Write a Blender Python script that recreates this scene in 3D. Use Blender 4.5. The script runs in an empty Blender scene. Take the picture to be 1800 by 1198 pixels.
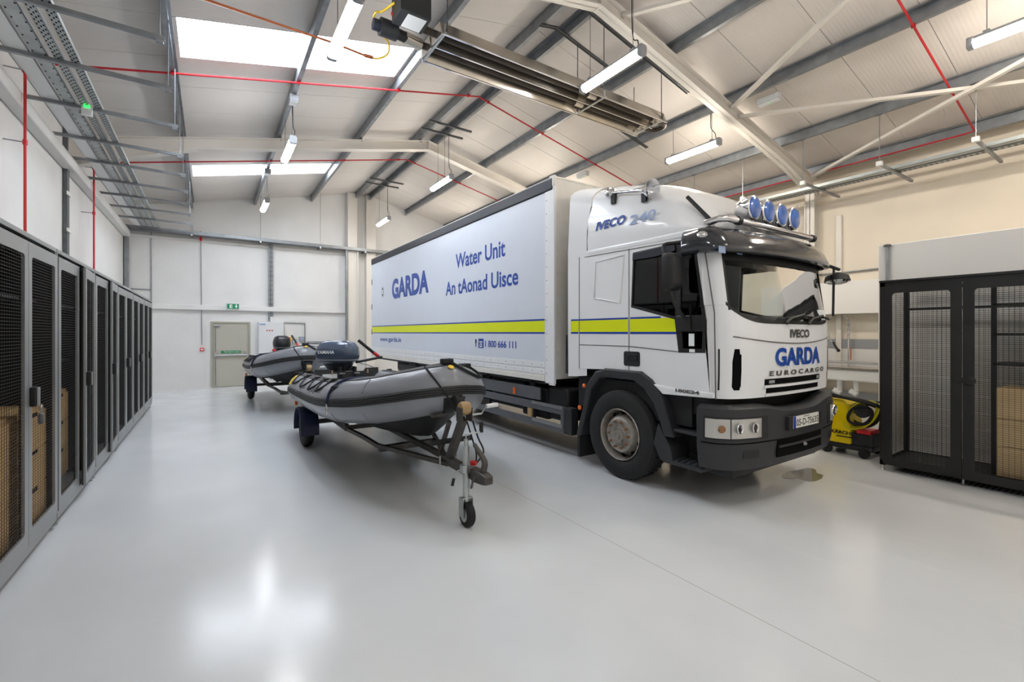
import bpy, bmesh, math, random
from mathutils import Vector, Matrix
from mathutils.geometry import tessellate_polygon
random.seed(7)
scene = bpy.context.scene
COL = scene.collection
PI = math.pi

# ------------------------------------------------------------------ camera
F, VX, HY, CH = 800.0, 369.0, 584.5, 1.65          # focal length (px), vanishing point, horizon, eye height
YAW = math.atan((900 - VX) / F)
cd = bpy.data.cameras.new('camera'); cam = bpy.data.objects.new('camera', cd); COL.objects.link(cam)
cam.location = (0, 0, CH); cam.rotation_euler = (PI / 2, 0, -YAW)
cd.sensor_fit = 'HORIZONTAL'; cd.sensor_width = 36; cd.lens = F / 1800 * 36
cd.shift_y = (HY - 599) / 1800; cd.clip_start = .05; cd.clip_end = 200
scene.camera = cam
# ------------------------------------------------------------------ world, exposure
w = bpy.data.worlds.new('world'); scene.world = w; w.use_nodes = True
w.node_tree.nodes['Background'].inputs[0].default_value = (.75, .85, 1, 1)
w.node_tree.nodes['Background'].inputs[1].default_value = 1.0
vs = scene.view_settings
vs.view_transform = 'Standard'; vs.look = 'None'; vs.gamma = 1; vs.use_curve_mapping = False
vs.exposure = 1.5
cy = scene.cycles
cy.max_bounces = 7; cy.diffuse_bounces = 4; cy.glossy_bounces = 3; cy.transparent_max_bounces = 10; cy.caustics_reflective = False; cy.caustics_refractive = False; cy.sample_clamp_indirect = 8
LAMP_W = 26.0          # strength of the tube lamps' diffusers
SKY_W = 6.5            # daylight in the rooflight panes

# ------------------------------------------------------------------ pixel helpers: a direction, cut with a known plane
_c, _s = math.cos(YAW), math.sin(YAW)
def ray(x, y):
    u = (x - 900) / F; return (_c * u + _s, -_s * u + _c, (HY - y) / F)
def Zp(x, y, z):
    r = ray(x, y); t = (z - CH) / r[2]; return (r[0] * t, r[1] * t, z)
def project(p):
    n = _s * p[0] + _c * p[1]; return 900 + F * (_c * p[0] - _s * p[1]) / n
def Xp(x, y, X):
    r = ray(x, y); t = X / r[0]; return (X, r[1] * t, CH + r[2] * t)
def Yp(x, y, Y):
    r = ray(x, y); t = Y / r[1]; return (r[0] * t, Y, CH + r[2] * t)

# ------------------------------------------------------------------ materials
def lin(v):
    v /= 255.0
    return v / 12.92 if v <= .04045 else ((v + .055) / 1.055) ** 2.4
def C(r, g, b): return (lin(r), lin(g), lin(b), 1)
MATS = {}
def mat(name, col, rough=.5, metal=0., var=0., vs_=3., bump=0., bs=60., emit=0., coat=0., spec=.5, stretch=None):
    m = bpy.data.materials.new(name); m.use_nodes = True; nt = m.node_tree; b = nt.nodes['Principled BSDF']
    b.inputs['Base Color'].default_value = col; b.inputs['Roughness'].default_value = rough
    b.inputs['Metallic'].default_value = metal; b.inputs['Specular IOR Level'].default_value = spec
    if coat: b.inputs['Coat Weight'].default_value = coat; b.inputs['Coat Roughness'].default_value = .08
    if emit:
        b.inputs['Emission Color'].default_value = col; b.inputs['Emission Strength'].default_value = emit
    if var or bump:
        tc = nt.nodes.new('ShaderNodeTexCoord'); src = tc.outputs['Object']
        if stretch:
            mp = nt.nodes.new('ShaderNodeMapping'); mp.inputs['Scale'].default_value = stretch
            nt.links.new(src, mp.inputs[0]); src = mp.outputs[0]
    if var:
        n = nt.nodes.new('ShaderNodeTexNoise'); n.inputs['Scale'].default_value = vs_; n.inputs['Detail'].default_value = 5
        r = nt.nodes.new('ShaderNodeValToRGB')
        r.color_ramp.elements[0].position = .3; r.color_ramp.elements[1].position = .7
        r.color_ramp.elements[0].color = [c * (1 - var) for c in col[:3]] + [1]
        r.color_ramp.elements[1].color = [min(1, c * (1 + var * .5)) for c in col[:3]] + [1]
        nt.links.new(src, n.inputs['Vector']); nt.links.new(n.outputs['Fac'], r.inputs[0]); nt.links.new(r.outputs[0], b.inputs['Base Color'])
    if bump:
        n2 = nt.nodes.new('ShaderNodeTexNoise'); n2.inputs['Scale'].default_value = bs; n2.inputs['Detail'].default_value = 4
        bp = nt.nodes.new('ShaderNodeBump'); bp.inputs['Strength'].default_value = bump; bp.inputs['Distance'].default_value = .01
        nt.links.new(src, n2.inputs['Vector']); nt.links.new(n2.outputs['Fac'], bp.inputs['Height']); nt.links.new(bp.outputs[0], b.inputs['Normal'])
    MATS[name] = m
    return m
def glass(name, tint, mixf=.12, rough=.02):
    m = bpy.data.materials.new(name); m.use_nodes = True; nt = m.node_tree; nt.nodes.clear()
    o = nt.nodes.new('ShaderNodeOutputMaterial'); mx = nt.nodes.new('ShaderNodeMixShader'); t = nt.nodes.new('ShaderNodeBsdfTransparent')
    g = nt.nodes.new('ShaderNodeBsdfGlossy'); f = nt.nodes.new('ShaderNodeLayerWeight'); f.inputs['Blend'].default_value = mixf
    t.inputs[0].default_value = tint; g.inputs['Roughness'].default_value = rough
    nt.links.new(f.outputs['Fresnel'], mx.inputs[0]); nt.links.new(t.outputs[0], mx.inputs[1]); nt.links.new(g.outputs[0], mx.inputs[2]); nt.links.new(mx.outputs[0], o.inputs[0])
    MATS[name] = m; return m
G = C
mat('wall', G(228, 227, 225), .75, var=.05, vs_=1.2, bump=.25, bs=18)
mat('wall_warm', G(232, 222, 205), .75, var=.05, vs_=1.2, bump=.2, bs=14)
mat('paint_white', G(232, 230, 226), .45)
mat('steel_white', G(226, 221, 213), .42, var=.03, vs_=2)
mat('roof_sheet', G(219, 213, 207), .5, var=.02)
mat('galv', G(150, 154, 158), .42, .75, var=.2, vs_=6)
mat('galv_dark', G(104, 106, 108), .5, .6, var=.2, vs_=8)
mat('tray', G(172, 178, 178), .45, .6, var=.15, vs_=6)
mat('hole', G(10, 10, 11), .9, spec=.1)
mat('red_pipe', G(196, 24, 36), .4)
mat('copper', G(190, 110, 70), .35, .8)
mat('yellow_hose', G(226, 190, 40), .4)
mat('stainless', G(205, 198, 188), .22, .95, var=.1, vs_=5)
mat('tube_dark', G(70, 62, 56), .5, .6, var=.2, vs_=6)
mat('black_box', G(34, 36, 39), .45)
mat('black', G(22, 22, 23), .5)
mat('rubber', G(27, 27, 28), .75, var=.2, vs_=12, bump=.2, bs=60)
mat('plastic_grey', G(150, 153, 156), .5)
mat('plastic_light', G(222, 224, 224), .45)
mat('lamp_on', G(255, 250, 243), .5, emit=LAMP_W * .82)
mat('lamp_on_cool', G(248, 250, 255), .5, emit=LAMP_W * .72)
mat('lamp_on_warm', G(255, 244, 228), .5, emit=LAMP_W * 1.45)
mat('sky_pane', G(232, 242, 255), .4, emit=SKY_W)
mat('green_led', G(40, 240, 80), .4, emit=1.0)
mat('exit_green', G(0, 140, 92), .5)
mat('sign_white', G(240, 244, 242), .5)
mat('door_beige', G(186, 182, 168), .5, var=.03)
mat('door_frame', G(172, 168, 152), .5)
mat('chrome', G(225, 225, 228), .12, 1.0)
mat('alu', G(186, 188, 190), .35, .85, var=.1, vs_=10)
mat('red', G(205, 30, 30), .4)
mat('cage_grey', G(150, 152, 152), .38, .55, var=.06, vs_=2)
mat('cage_black', G(24, 24, 25), .45)
mat('wood', G(206, 168, 110), .5, var=.12, vs_=2.5, stretch=(1, 1, 9))
mat('wood_light', G(214, 186, 140), .5, var=.1, vs_=2.5, stretch=(1, 1, 9))
# truck
mat('truck_white', G(238, 239, 240), .28, var=.015, vs_=4, coat=.4)
mat('truck_dirty', G(228, 224, 216), .45, var=.07, vs_=7)
mat('curtain', G(216, 221, 230), .34, var=.02, vs_=3)
mat('navy', G(24, 29, 42), .4, var=.1, vs_=8)
mat('visor', G(34, 38, 46), .16, coat=.5)
mat('bumper', G(47, 48, 51), .5, var=.1, vs_=9, bump=.06, bs=200)
mat('bumper_dark', G(32, 33, 35), .55)
mat('hi_yellow', G(226, 236, 0), .4)
mat('blue_line', G(24, 60, 160), .35)
mat('blue_text', G(28, 72, 160), .35)
mat('grey_text', G(120, 118, 116), .3, .6)
mat('blue_grey_text', G(150, 170, 205), .4)
mat('lamp_blue', G(52, 108, 196), .12, .0, var=.25, vs_=14, coat=.8)
mat('lens', G(196, 194, 188), .12, .3, coat=.6)
mat('amber', G(230, 110, 40), .3)
mat('plate', G(228, 228, 220), .4)
mat('rim', G(176, 170, 162), .42, .7, var=.25, vs_=14)
mat('rust_nut', G(150, 112, 78), .6, .4)
mat('interior', G(44, 45, 48), .7)
mat('dash', G(74, 76, 80), .6)
mat('frame_dark', G(46, 47, 50), .6, .2, var=.2, vs_=6)
mat('rail_grey', G(104, 106, 110), .45, .4, var=.1, vs_=6)
glass('glass_clear', (.86, .88, .88, 1), .10)
glass('glass_dark', (.22, .23, .25, 1), .28)
mat('mirror', G(190, 195, 200), .05, 1.0)
# boat
mat('hypalon', G(138, 141, 147), .3, var=.07, vs_=3.5, bump=.05, bs=24)
mat('boat_black', G(26, 26, 28), .6)
mat('boat_deck', G(58, 59, 60), .6, var=.1, vs_=5)
mat('rope', G(26, 26, 28), .8)
mat('rope_blue', G(34, 42, 82), .8)
mat('motor_blue', G(72, 84, 104), .22, coat=.5)
mat('motor_dark', G(30, 32, 38), .4)
mat('trailer_steel', G(92, 88, 84), .5, .6, var=.25, vs_=12)
mat('mudguard_blue', G(20, 30, 62), .4)
mat('winch_strap', G(176, 146, 104), .7)
mat('zinc', G(184, 188, 188), .32, .85)
mat('karcher', G(244, 214, 0), .35)
mat('cable_yellow', G(214, 206, 20), .5)
mat('plant_green', G(140, 170, 40), .6)
mat('label_yellow', G(232, 196, 60), .5)

def floor_material():
    m = bpy.data.materials.new('epoxy_floor'); m.use_nodes = True; nt = m.node_tree; b = nt.nodes['Principled BSDF']; L = nt.links.new
    tc = nt.nodes.new('ShaderNodeTexCoord')
    n = nt.nodes.new('ShaderNodeTexNoise'); n.inputs['Scale'].default_value = .8; n.inputs['Detail'].default_value = 6
    L(tc.outputs['Object'], n.inputs['Vector'])
    r = nt.nodes.new('ShaderNodeValToRGB'); r.color_ramp.elements[0].color = G(210, 213, 215); r.color_ramp.elements[1].color = G(221, 223, 224)
    r.color_ramp.elements[0].position = .3; r.color_ramp.elements[1].position = .7
    L(n.outputs['Fac'], r.inputs[0])
    # pale tyre scuffs running along the bay under and ahead of the truck
    mp = nt.nodes.new('ShaderNodeMapping'); mp.inputs['Scale'].default_value = (6, .7, 1); L(tc.outputs['Object'], mp.inputs[0])
    n2 = nt.nodes.new('ShaderNodeTexNoise'); n2.inputs['Scale'].default_value = 1.6; n2.inputs['Detail'].default_value = 8; n2.inputs['Roughness'].default_value = .7; L(mp.outputs[0], n2.inputs['Vector'])
    r2 = nt.nodes.new('ShaderNodeValToRGB'); r2.color_ramp.elements[0].position = .53; r2.color_ramp.elements[1].position = .75; L(n2.outputs['Fac'], r2.inputs[0])
    sx = nt.nodes.new('ShaderNodeSeparateXYZ'); L(tc.outputs['Object'], sx.inputs[0])
    mr = nt.nodes.new('ShaderNodeMapRange'); mr.inputs[1].default_value = 2.6; mr.inputs[2].default_value = 4.2; L(sx.outputs['X'], mr.inputs[0])
    mu = nt.nodes.new('ShaderNodeMath'); mu.operation = 'MULTIPLY'; L(r2.outputs[0], mu.inputs[0]); L(mr.outputs[0], mu.inputs[1])
    mx = nt.nodes.new('ShaderNodeMixRGB'); mx.inputs[2].default_value = G(222, 223, 221); L(mu.outputs[0], mx.inputs[0]); L(r.outputs[0], mx.inputs[1])
    # hairline joint along the bay
    sb = nt.nodes.new('ShaderNodeMath'); sb.operation = 'SUBTRACT'; sb.inputs[1].default_value = 2.64; L(sx.outputs['X'], sb.inputs[0])
    ab = nt.nodes.new('ShaderNodeMath'); ab.operation = 'ABSOLUTE'; L(sb.outputs[0], ab.inputs[0])
    lt = nt.nodes.new('ShaderNodeMath'); lt.operation = 'LESS_THAN'; lt.inputs[1].default_value = .002; L(ab.outputs[0], lt.inputs[0])
    mx2 = nt.nodes.new('ShaderNodeMixRGB'); mx2.inputs[2].default_value = G(150, 146, 138); L(lt.outputs[0], mx2.inputs[0]); L(mx.outputs[0], mx2.inputs[1])
    L(mx2.outputs[0], b.inputs['Base Color'])
    n3 = nt.nodes.new('ShaderNodeTexNoise'); n3.inputs['Scale'].default_value = 2.2; n3.inputs['Detail'].default_value = 6; L(tc.outputs['Object'], n3.inputs['Vector'])
    rr = nt.nodes.new('ShaderNodeMapRange'); rr.inputs[3].default_value = .09; rr.inputs[4].default_value = .24; L(n3.outputs['Fac'], rr.inputs[0]); L(rr.outputs[0], b.inputs['Roughness'])
    n4 = nt.nodes.new('ShaderNodeTexNoise'); n4.inputs['Scale'].default_value = 130; L(tc.outputs['Object'], n4.inputs['Vector'])
    bp = nt.nodes.new('ShaderNodeBump'); bp.inputs['Strength'].default_value = .06; bp.inputs['Distance'].default_value = .004; L(n4.outputs['Fac'], bp.inputs['Height']); L(bp.outputs[0], b.inputs['Normal'])
    MATS['floor'] = m
floor_material()
def roof_material():          # micro-ribbed liner: ribs run with the slope, one every 50 mm
    m = MATS['roof_sheet']; nt = m.node_tree; b = nt.nodes['Principled BSDF']
    tc = nt.nodes.new('ShaderNodeTexCoord'); wv = nt.nodes.new('ShaderNodeTexWave'); wv.bands_direction = 'Y'; wv.inputs['Scale'].default_value = 6.4
    bp = nt.nodes.new('ShaderNodeBump'); bp.inputs['Strength'].default_value = .25; bp.inputs['Distance'].default_value = .006
    nt.links.new(tc.outputs['Object'], wv.inputs['Vector']); nt.links.new(wv.outputs['Fac'], bp.inputs['Height']); nt.links.new(bp.outputs[0], b.inputs['Normal'])
roof_material()

# ------------------------------------------------------------------ mesh builder
def V(p): return Vector(p)
class MB:
    def __init__(s): s.v = []; s.f = []
    def add(s, vs, fs):
        o = len(s.v); s.v += [tuple(p) for p in vs]; s.f += [tuple(i + o for i in f) for f in fs]; return s
    def box(s, x0, x1, y0, y1, z0, z1):
        vs = [(x, y, z) for x in (x0, x1) for y in (y0, y1) for z in (z0, z1)]
        return s.add(vs, [(0, 1, 3, 2), (4, 6, 7, 5), (0, 4, 5, 1), (2, 3, 7, 6), (0, 2, 6, 4), (1, 5, 7, 3)])
    def obox(s, o, ux, uy, uz):        # oriented box from a centre and three half vectors
        o, ux, uy, uz = V(o), V(ux), V(uy), V(uz)
        vs = [o + a * ux + b * uy + c * uz for a in (-1, 1) for b in (-1, 1) for c in (-1, 1)]
        return s.add(vs, [(0, 1, 3, 2), (4, 6, 7, 5), (0, 4, 5, 1), (2, 3, 7, 6), (0, 2, 6, 4), (1, 5, 7, 3)])
    def bar(s, p, q, wd, ht, up=(0, 0, 1)):      # rectangular bar from p to q
        p, q = V(p), V(q); d = (q - p); l = d.length; d.normalize(); sd = d.cross(V(up))
        if sd.length < 1e-4: sd = d.cross(V((1, 0, 0)))
        sd.normalize(); u = sd.cross(d)
        return s.obox((p + q) / 2, d * l / 2, sd * wd / 2, u * ht / 2)
    def prism(s, pts, ax, a, b, holes=()):       # 2D outline (optionally holed) extruded along an axis
        def P(u, v, t): return {'x': (t, u, v), 'y': (u, t, v), 'z': (u, v, t)}[ax]
        loops = [list(pts)] + [list(h) for h in holes]
        flat = [p for l in loops for p in l]; n = len(flat)
        vs = [P(p[0], p[1], a) for p in flat] + [P(p[0], p[1], b) for p in flat]
        if holes:
            tr = tessellate_polygon([[Vector((p[0], p[1], 0)) for p in l] for l in loops])
            fs = [tuple(t) for t in tr] + [tuple(i + n for i in reversed(t)) for t in tr]
        else:
            fs = [tuple(range(n)), tuple(range(2 * n - 1, n - 1, -1))]
        o = 0
        for l in loops:
            k = len(l)
            for i in range(k): j = (i + 1) % k; fs.append((o + i, o + j, o + j + n, o + i + n))
            o += k
        return s.add(vs, fs)
    def ring(s, c, d, r, n, ph=0., up=None):
        c, d = V(c), V(d).normalized(); a = d.orthogonal().normalized() if up is None else V(up)
        b = d.cross(a); return [c + r * (math.cos(2 * PI * i / n + ph) * a + math.sin(2 * PI * i / n + ph) * b) for i in range(n)]
    def loft(s, rings, cap=True, closed=True):
        n = len(rings[0]); vs = [p for r in rings for p in r]; fs = []
        for k in range(len(rings) - 1):
            for i in range(n if closed else n - 1):
                j = (i + 1) % n; fs.append((k * n + i, k * n + j, (k + 1) * n + j, (k + 1) * n + i))
        if cap and closed: fs += [tuple(range(n - 1, -1, -1)), tuple(range((len(rings) - 1) * n, len(rings) * n))]
        return s.add(vs, fs)
    def cyl(s, p, q, r, r2=None, n=14):
        d = V(q) - V(p); a = d.orthogonal().normalized()
        return s.loft([s.ring(p, d, r, n, 0, a), s.ring(q, d, r if r2 is None else r2, n, 0, a)])
    def lathe(s, o, d, prof, n=24, cap=True):
        d = V(d).normalized(); a = d.orthogonal().normalized(); o = V(o)
        return s.loft([s.ring(o + d * h, d, max(r, 1e-4), n, 0, a) for r, h in prof], cap)
    def tube(s, pts, r, n=8, closed=False, sub=0):
        pts = [V(p) for p in pts]
        if sub and isinstance(r, (list, tuple)):
            q = len(r); r = [lerp(list(enumerate(r)), i / sub) for i in range((q - 1) * sub + 1)]
        if sub: pts = smooth(pts, sub, closed)
        m = len(pts); up = None; rings = []
        for i in range(m):
            if closed: d = pts[(i + 1) % m] - pts[i - 1]
            else: d = pts[min(i + 1, m - 1)] - pts[max(i - 1, 0)]
            if d.length < 1e-9: d = Vector((0, 0, 1))
            d.normalize()
            if up is None: up = d.orthogonal().normalized()
            up = (up - d * up.dot(d))
            up = up.normalized() if up.length > 1e-6 else d.orthogonal().normalized()
            rr = r[i] if isinstance(r, (list, tuple)) else r
            rings.append(s.ring(pts[i], d, rr, n, 0, up))
        if closed: rings.append(rings[0]); return s.loft(rings, cap=False)
        return s.loft(rings)
    def surf(s, rows, th=0., nrm=None):      # open grid; th>0 makes it a shell along nrm
        n = len(rows[0]); m = len(rows)
        if not th: return s.loft(rows, cap=False, closed=False)
        k = V(nrm) * th; back = [[V(p) + k for p in r] for r in rows]
        s.loft(rows, cap=False, closed=False); s.loft([list(reversed(r)) for r in back], cap=False, closed=False)
        edge = [(0, i) for i in range(n)] + [(i, n - 1) for i in range(1, m)] + [(m - 1, i) for i in range(n - 2, -1, -1)] + [(i, 0) for i in range(m - 2, -1, -1)]
        return s.loft([[V(rows[a][b]) for a, b in edge], [V(rows[a][b]) + k for a, b in edge]], cap=False, closed=False)
    def build(s, name, m, parent=None, smooth=False, bevel=0., kind=None, label=None, seg=2, angle=35):
        me = bpy.data.meshes.new(name); me.from_pydata(s.v, [], s.f); me.update()
        bm = bmesh.new(); bm.from_mesh(me); bmesh.ops.recalc_face_normals(bm, faces=bm.faces); bm.to_mesh(me); bm.free()
        me.materials.append(MATS[m] if isinstance(m, str) else m)
        if smooth:
            me.shade_smooth(); me.set_sharp_from_angle(angle=math.radians(angle))
        o = bpy.data.objects.new(name, me); COL.objects.link(o)
        if bevel:
            b = o.modifiers.new('bevel', 'BEVEL'); b.width = bevel; b.segments = seg; b.limit_method = 'ANGLE'; b.angle_limit = math.radians(40)
        if parent is not None: adopt(o, parent)
        if kind: o['kind'] = kind
        if label: o['label'] = label
        return o
WORLD = {}
def adopt(o, parent):
    o.parent = parent; o.matrix_parent_inverse = Matrix.Translation(WORLD.get(parent.name, Vector())).inverted()
def smooth(pts, k, closed=False):          # Catmull-Rom
    out = []; m = len(pts); rng = range(m if closed else m - 1)
    for i in rng:
        p0 = pts[(i - 1) % m] if closed or i > 0 else pts[i]; p1 = pts[i]; p2 = pts[(i + 1) % m]; p3 = pts[(i + 2) % m] if closed or i + 2 < m else p2
        for j in range(k):
            t = j / k; out.append(.5 * ((2 * p1) + (p2 - p0) * t + (2 * p0 - 5 * p1 + 4 * p2 - p3) * t * t + (3 * p1 - p0 - 3 * p2 + p3) * t ** 3))
    if not closed: out.append(pts[-1])
    return out
def T(name, label, cat, loc=(0, 0, 0), group=None):       # a thing: an Empty at its base
    o = bpy.data.objects.new(name, None); COL.objects.link(o); o.location = loc; o.empty_display_size = .1
    WORLD[o.name] = V(loc); o['label'] = label; o['category'] = cat
    if group: o['group'] = group
    return o
def tag(o, label, cat, group=None):
    o['label'] = label; o['category'] = cat
    if group: o['group'] = group
    return o
def struct(o): o['kind'] = 'structure'; return o
def copy_tree(o, parent=None, delta=None):
    c = o.copy(); COL.objects.link(c)
    if parent is None and delta is not None: c.location = V(o.location) + V(delta)
    if parent is not None: c.parent = parent; c.matrix_parent_inverse = o.matrix_parent_inverse.copy()
    for ch in list(o.children): copy_tree(ch, c)
    return c
_TXT = {}
def text_mesh(s, off):
    cu = bpy.data.curves.new('t', 'FONT'); cu.body = s; cu.offset = off; cu.resolution_u = 4
    ob = bpy.data.objects.new('t', cu); COL.objects.link(ob); bpy.context.view_layer.update()
    me = bpy.data.meshes.new_from_object(ob.evaluated_get(bpy.context.evaluated_depsgraph_get()))
    vs = [tuple(v.co) for v in me.vertices]; fs = [tuple(p.vertices) for p in me.polygons]
    bpy.data.objects.remove(ob); bpy.data.curves.remove(cu); bpy.data.meshes.remove(me); return vs, fs
def text(s, m, parent, fn, name='lettering', off=.0, shear=0.):
    """lettering: fn maps (u,v) in 0..1 across the text's own box to a point in the scene"""
    vs, fs = text_mesh(s, off)
    x0 = min(v[0] for v in vs); x1 = max(v[0] for v in vs); y0 = min(v[1] for v in vs); y1 = max(v[1] for v in vs)
    b = MB(); b.add([fn((v[0] - x0) / (x1 - x0) + shear * (v[1] - y0) / (y1 - y0), (v[1] - y0) / (y1 - y0)) for v in vs], fs)
    return b.build(name, m, parent)
def rrect(x0, x1, y0, y1, r, n=4):          # rounded rectangle outline
    out = []
    for cx, cy, a in ((x1 - r, y0 + r, -90), (x1 - r, y1 - r, 0), (x0 + r, y1 - r, 90), (x0 + r, y0 + r, 180)):
        for i in range(n + 1): t = math.radians(a + 90 * i / n); out.append((cx + r * math.cos(t), cy + r * math.sin(t)))
    return out
def lerp(tab, x):
    if x <= tab[0][0]: return tab[0][1]
    for (a, b), (c, d) in zip(tab, tab[1:]):
        if x <= c: return b + (d - b) * (x - a) / (c - a)
    return tab[-1][1]
# =================================================================== the hall
XL, XR, YB, YF = -2.0, 11.0, 16.5, -4.0
RX, RZ, SL = 4.5, 6.62, .22                     # ridge, underside of roof sheet, slope
def roof(x): return RZ - SL * abs(x - RX)
struct(MB().box(XL - .3, XR + .5, YF - .3, YB + .3, -.2, 0).build('floor', 'floor'))
struct(MB().box(XL - .3, XL, YF, YB, 0, roof(XL) + .1).build('wall_left', 'wall'))
struct(MB().prism([(XL, 0), (XR + .2, 0), (XR + .2, roof(XR + .2)), (RX, RZ), (XL, roof(XL))], 'y', YB, YB + .25).build('wall_back', 'wall'))
struct(MB().prism([(XL, 0), (XR + .2, 0), (XR + .2, roof(XR + .2)), (RX, RZ), (XL, roof(XL))], 'y', YF - .25, YF).build('wall_front', 'wall'))
wr = struct(MB().box(XR, XR + .3, YF, YB, 0, 4.46).build('wall_right', 'wall_warm'))
MB().box(XR + .2, XR + .3, YF, YB, 4.46, 5.25).build('upper_wall', 'wall_warm', wr)
# small room in the near right corner and its flat white front
struct(MB().box(7.75, XR, YF, 2.46, 0, 2.86).build('wall_partition', 'paint_white', bevel=.01))
# ledges and lintels
struct(MB().box(XL, 4.0, YB - .1, YB, 2.33, 2.48).build('trim_1', 'wall', bevel=.01))
struct(MB().box(XL, XL + .15, YF, YB, 4.32, 4.5).build('trim_2', 'wall', bevel=.015))
struct(MB().box(XR - .03, XR + .2, YF, YB, 4.40, 4.47).build('trim_3', 'wall_warm', bevel=.01))
struct(MB().box(XL, 4.0, YB - .06, YB, 4.35, 4.42).build('trim_4', 'wall', bevel=.01))
# posts on the back wall and columns on the side walls
struct(MB().box(3.98, 4.3, YB - .22, YB, 0, roof(4.1)).build('trim_5', 'steel_white', bevel=.01))
struct(MB().box(4.62, 4.95, YB - .22, YB, 0, roof(4.9)).build('trim_6', 'steel_white', bevel=.01))

# ceiling: roof panels with open joints, purlins
cl = struct(MB().box(RX - .12, RX + .12, YF, YB, RZ + .03, RZ + .06).build('ceiling', 'roof_sheet'))
SKY = [(-.36, 2.76, 6.98, 7.98), (-.36, 2.76, 12.98, 13.88)]
joints = [-4, -3, -2, -1, 0, 1, 2, 3, 4, 5, 6, 6.98, 7.98, 8.9, 9.9, 10.9, 11.9, 12.98, 13.88, 14.8, 15.7, 16.6]
def panel(xa, xb, ya, yb):
    g = .004
    MB().prism([(xa, roof(xa)), (xb, roof(xb)), (xb, roof(xb) + .07), (xa, roof(xa) + .07)], 'y', ya + g, yb - g).build('roof_panel', 'roof_sheet', cl)
for ya, yb in zip(joints, joints[1:]):
    sk = [s for s in SKY if abs(s[2] - ya) < .01]
    if sk:
        panel(XL - .05, sk[0][0], ya, yb); panel(sk[0][1], RX, ya, yb)
    else: panel(XL - .05, RX, ya, yb)
    panel(RX, XR + .28, ya, yb)
PUR = [-2.02, -.44, 1.19, 2.84, 4.27, 4.73, 6.12, 7.72, 9.42, 10.80]
for x in PUR:
    z1 = roof(x) - .004; z0 = z1 - .2; s = 1 if x < RX else -1
    MB().prism([(x - .032, z0), (x + .032, z0), (x + .032, z0 + .008), (x - .024, z0 + .008), (x - .024, z1 - .02), (x + .05, z1 - .02), (x + .05, z1 - .012), (x - .032, z1 - .012)] if s > 0 else
               [(x + .032, z0), (x - .032, z0), (x - .032, z0 + .008), (x + .024, z0 + .008), (x + .024, z1 - .02), (x - .05, z1 - .02), (x - .05, z1 - .012), (x + .032, z1 - .012)], 'y', YF, YB - .005).build('purlin', 'galv', cl)
# rooflights
for i, (xa, xb, ya, yb) in enumerate(SKY):
    p = T('window_%d' % (i + 1), 'x', 'x', (xa, ya, roof(xa)))
    del p['label'], p['category']; struct(p)
    for a, b in ((xa, 1.15), (1.23, xb)):
        MB().prism([(a, roof(a) + .2), (b, roof(b) + .2), (b, roof(b) + .215), (a, roof(a) + .215)], 'y', ya, yb).build('pane', 'sky_pane', p)
    k = MB()
    k.prism([(xa, roof(xa)), (xb, roof(xb)), (xb, roof(xb) + .22), (xa, roof(xa) + .22)], 'y', yb - .012, yb)
    k.prism([(xa, roof(xa)), (xb, roof(xb)), (xb, roof(xb) + .22), (xa, roof(xa) + .22)], 'y', ya, ya + .012)
    for x in (xa, xb - .012): k.prism([(x, roof(x)), (x + .012, roof(x)), (x + .012, roof(x) + .22), (x, roof(x) + .22)], 'y', ya, yb)
    k.build('upstand', 'paint_white', p)

# portal frames: I-section rafters, columns
def portal(y, label):
    t = T('portal_frame', label, 'steel frame', (RX, y, 0), 'white steel portal frames')
    def low(x): return 6.16 - .22 * abs(x - RX) - (max(0, -.2 - x) * .16 if x < RX else max(0, x - 9.6) * .1)
    def top(x): return RZ - .235 - .22 * abs(x - RX)
    for nm, xs in (('rafter', (XL + .02, -1.4, -.2, RX)), ('rafter', (RX, 9.6, 10.5, 10.9))):
        k = MB(); lo = [(x, low(x)) for x in xs]; hi = [(x, top(x)) for x in xs]
        k.prism(lo + hi[::-1], 'y', y - .008, y + .008)
        k.prism(lo + [(x, z + .016) for x, z in lo][::-1], 'y', y - .085, y + .085)
        k.prism([(x, z - .014) for x, z in hi] + hi[::-1], 'y', y - .085, y + .085)
        k.build(nm, 'steel_white', t)
    MB().box(RX - .012, RX + .012, y - .08, y + .08, low(RX) - .01, top(RX)).build('apex_plate', 'steel_white', t)
    for x0, x1 in ((XR - .24, XR),):
        k = MB(); k.box(x0, x1, y - .006, y + .006, 0, 4.75); k.box(x0, x0 + .014, y - .09, y + .09, 0, 4.75); k.box(x1 - .014, x1, y - .09, y + .09, 0, 4.75)
        k.build('column', 'steel_white', t)
    for x in (PUR[6], PUR[7], PUR[8], PUR[3], PUR[2], PUR[4]):
        MB().box(x + .035, x + .045, y - .05, y + .05, top(x) - .02, top(x) + .17).build('cleat', 'galv_dark', t)
portal(4.62, 'nearest white steel portal frame, passing over the truck cab')
portal(10.55, 'farther white steel portal frame, crossing in front of the small rooflight')

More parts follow.
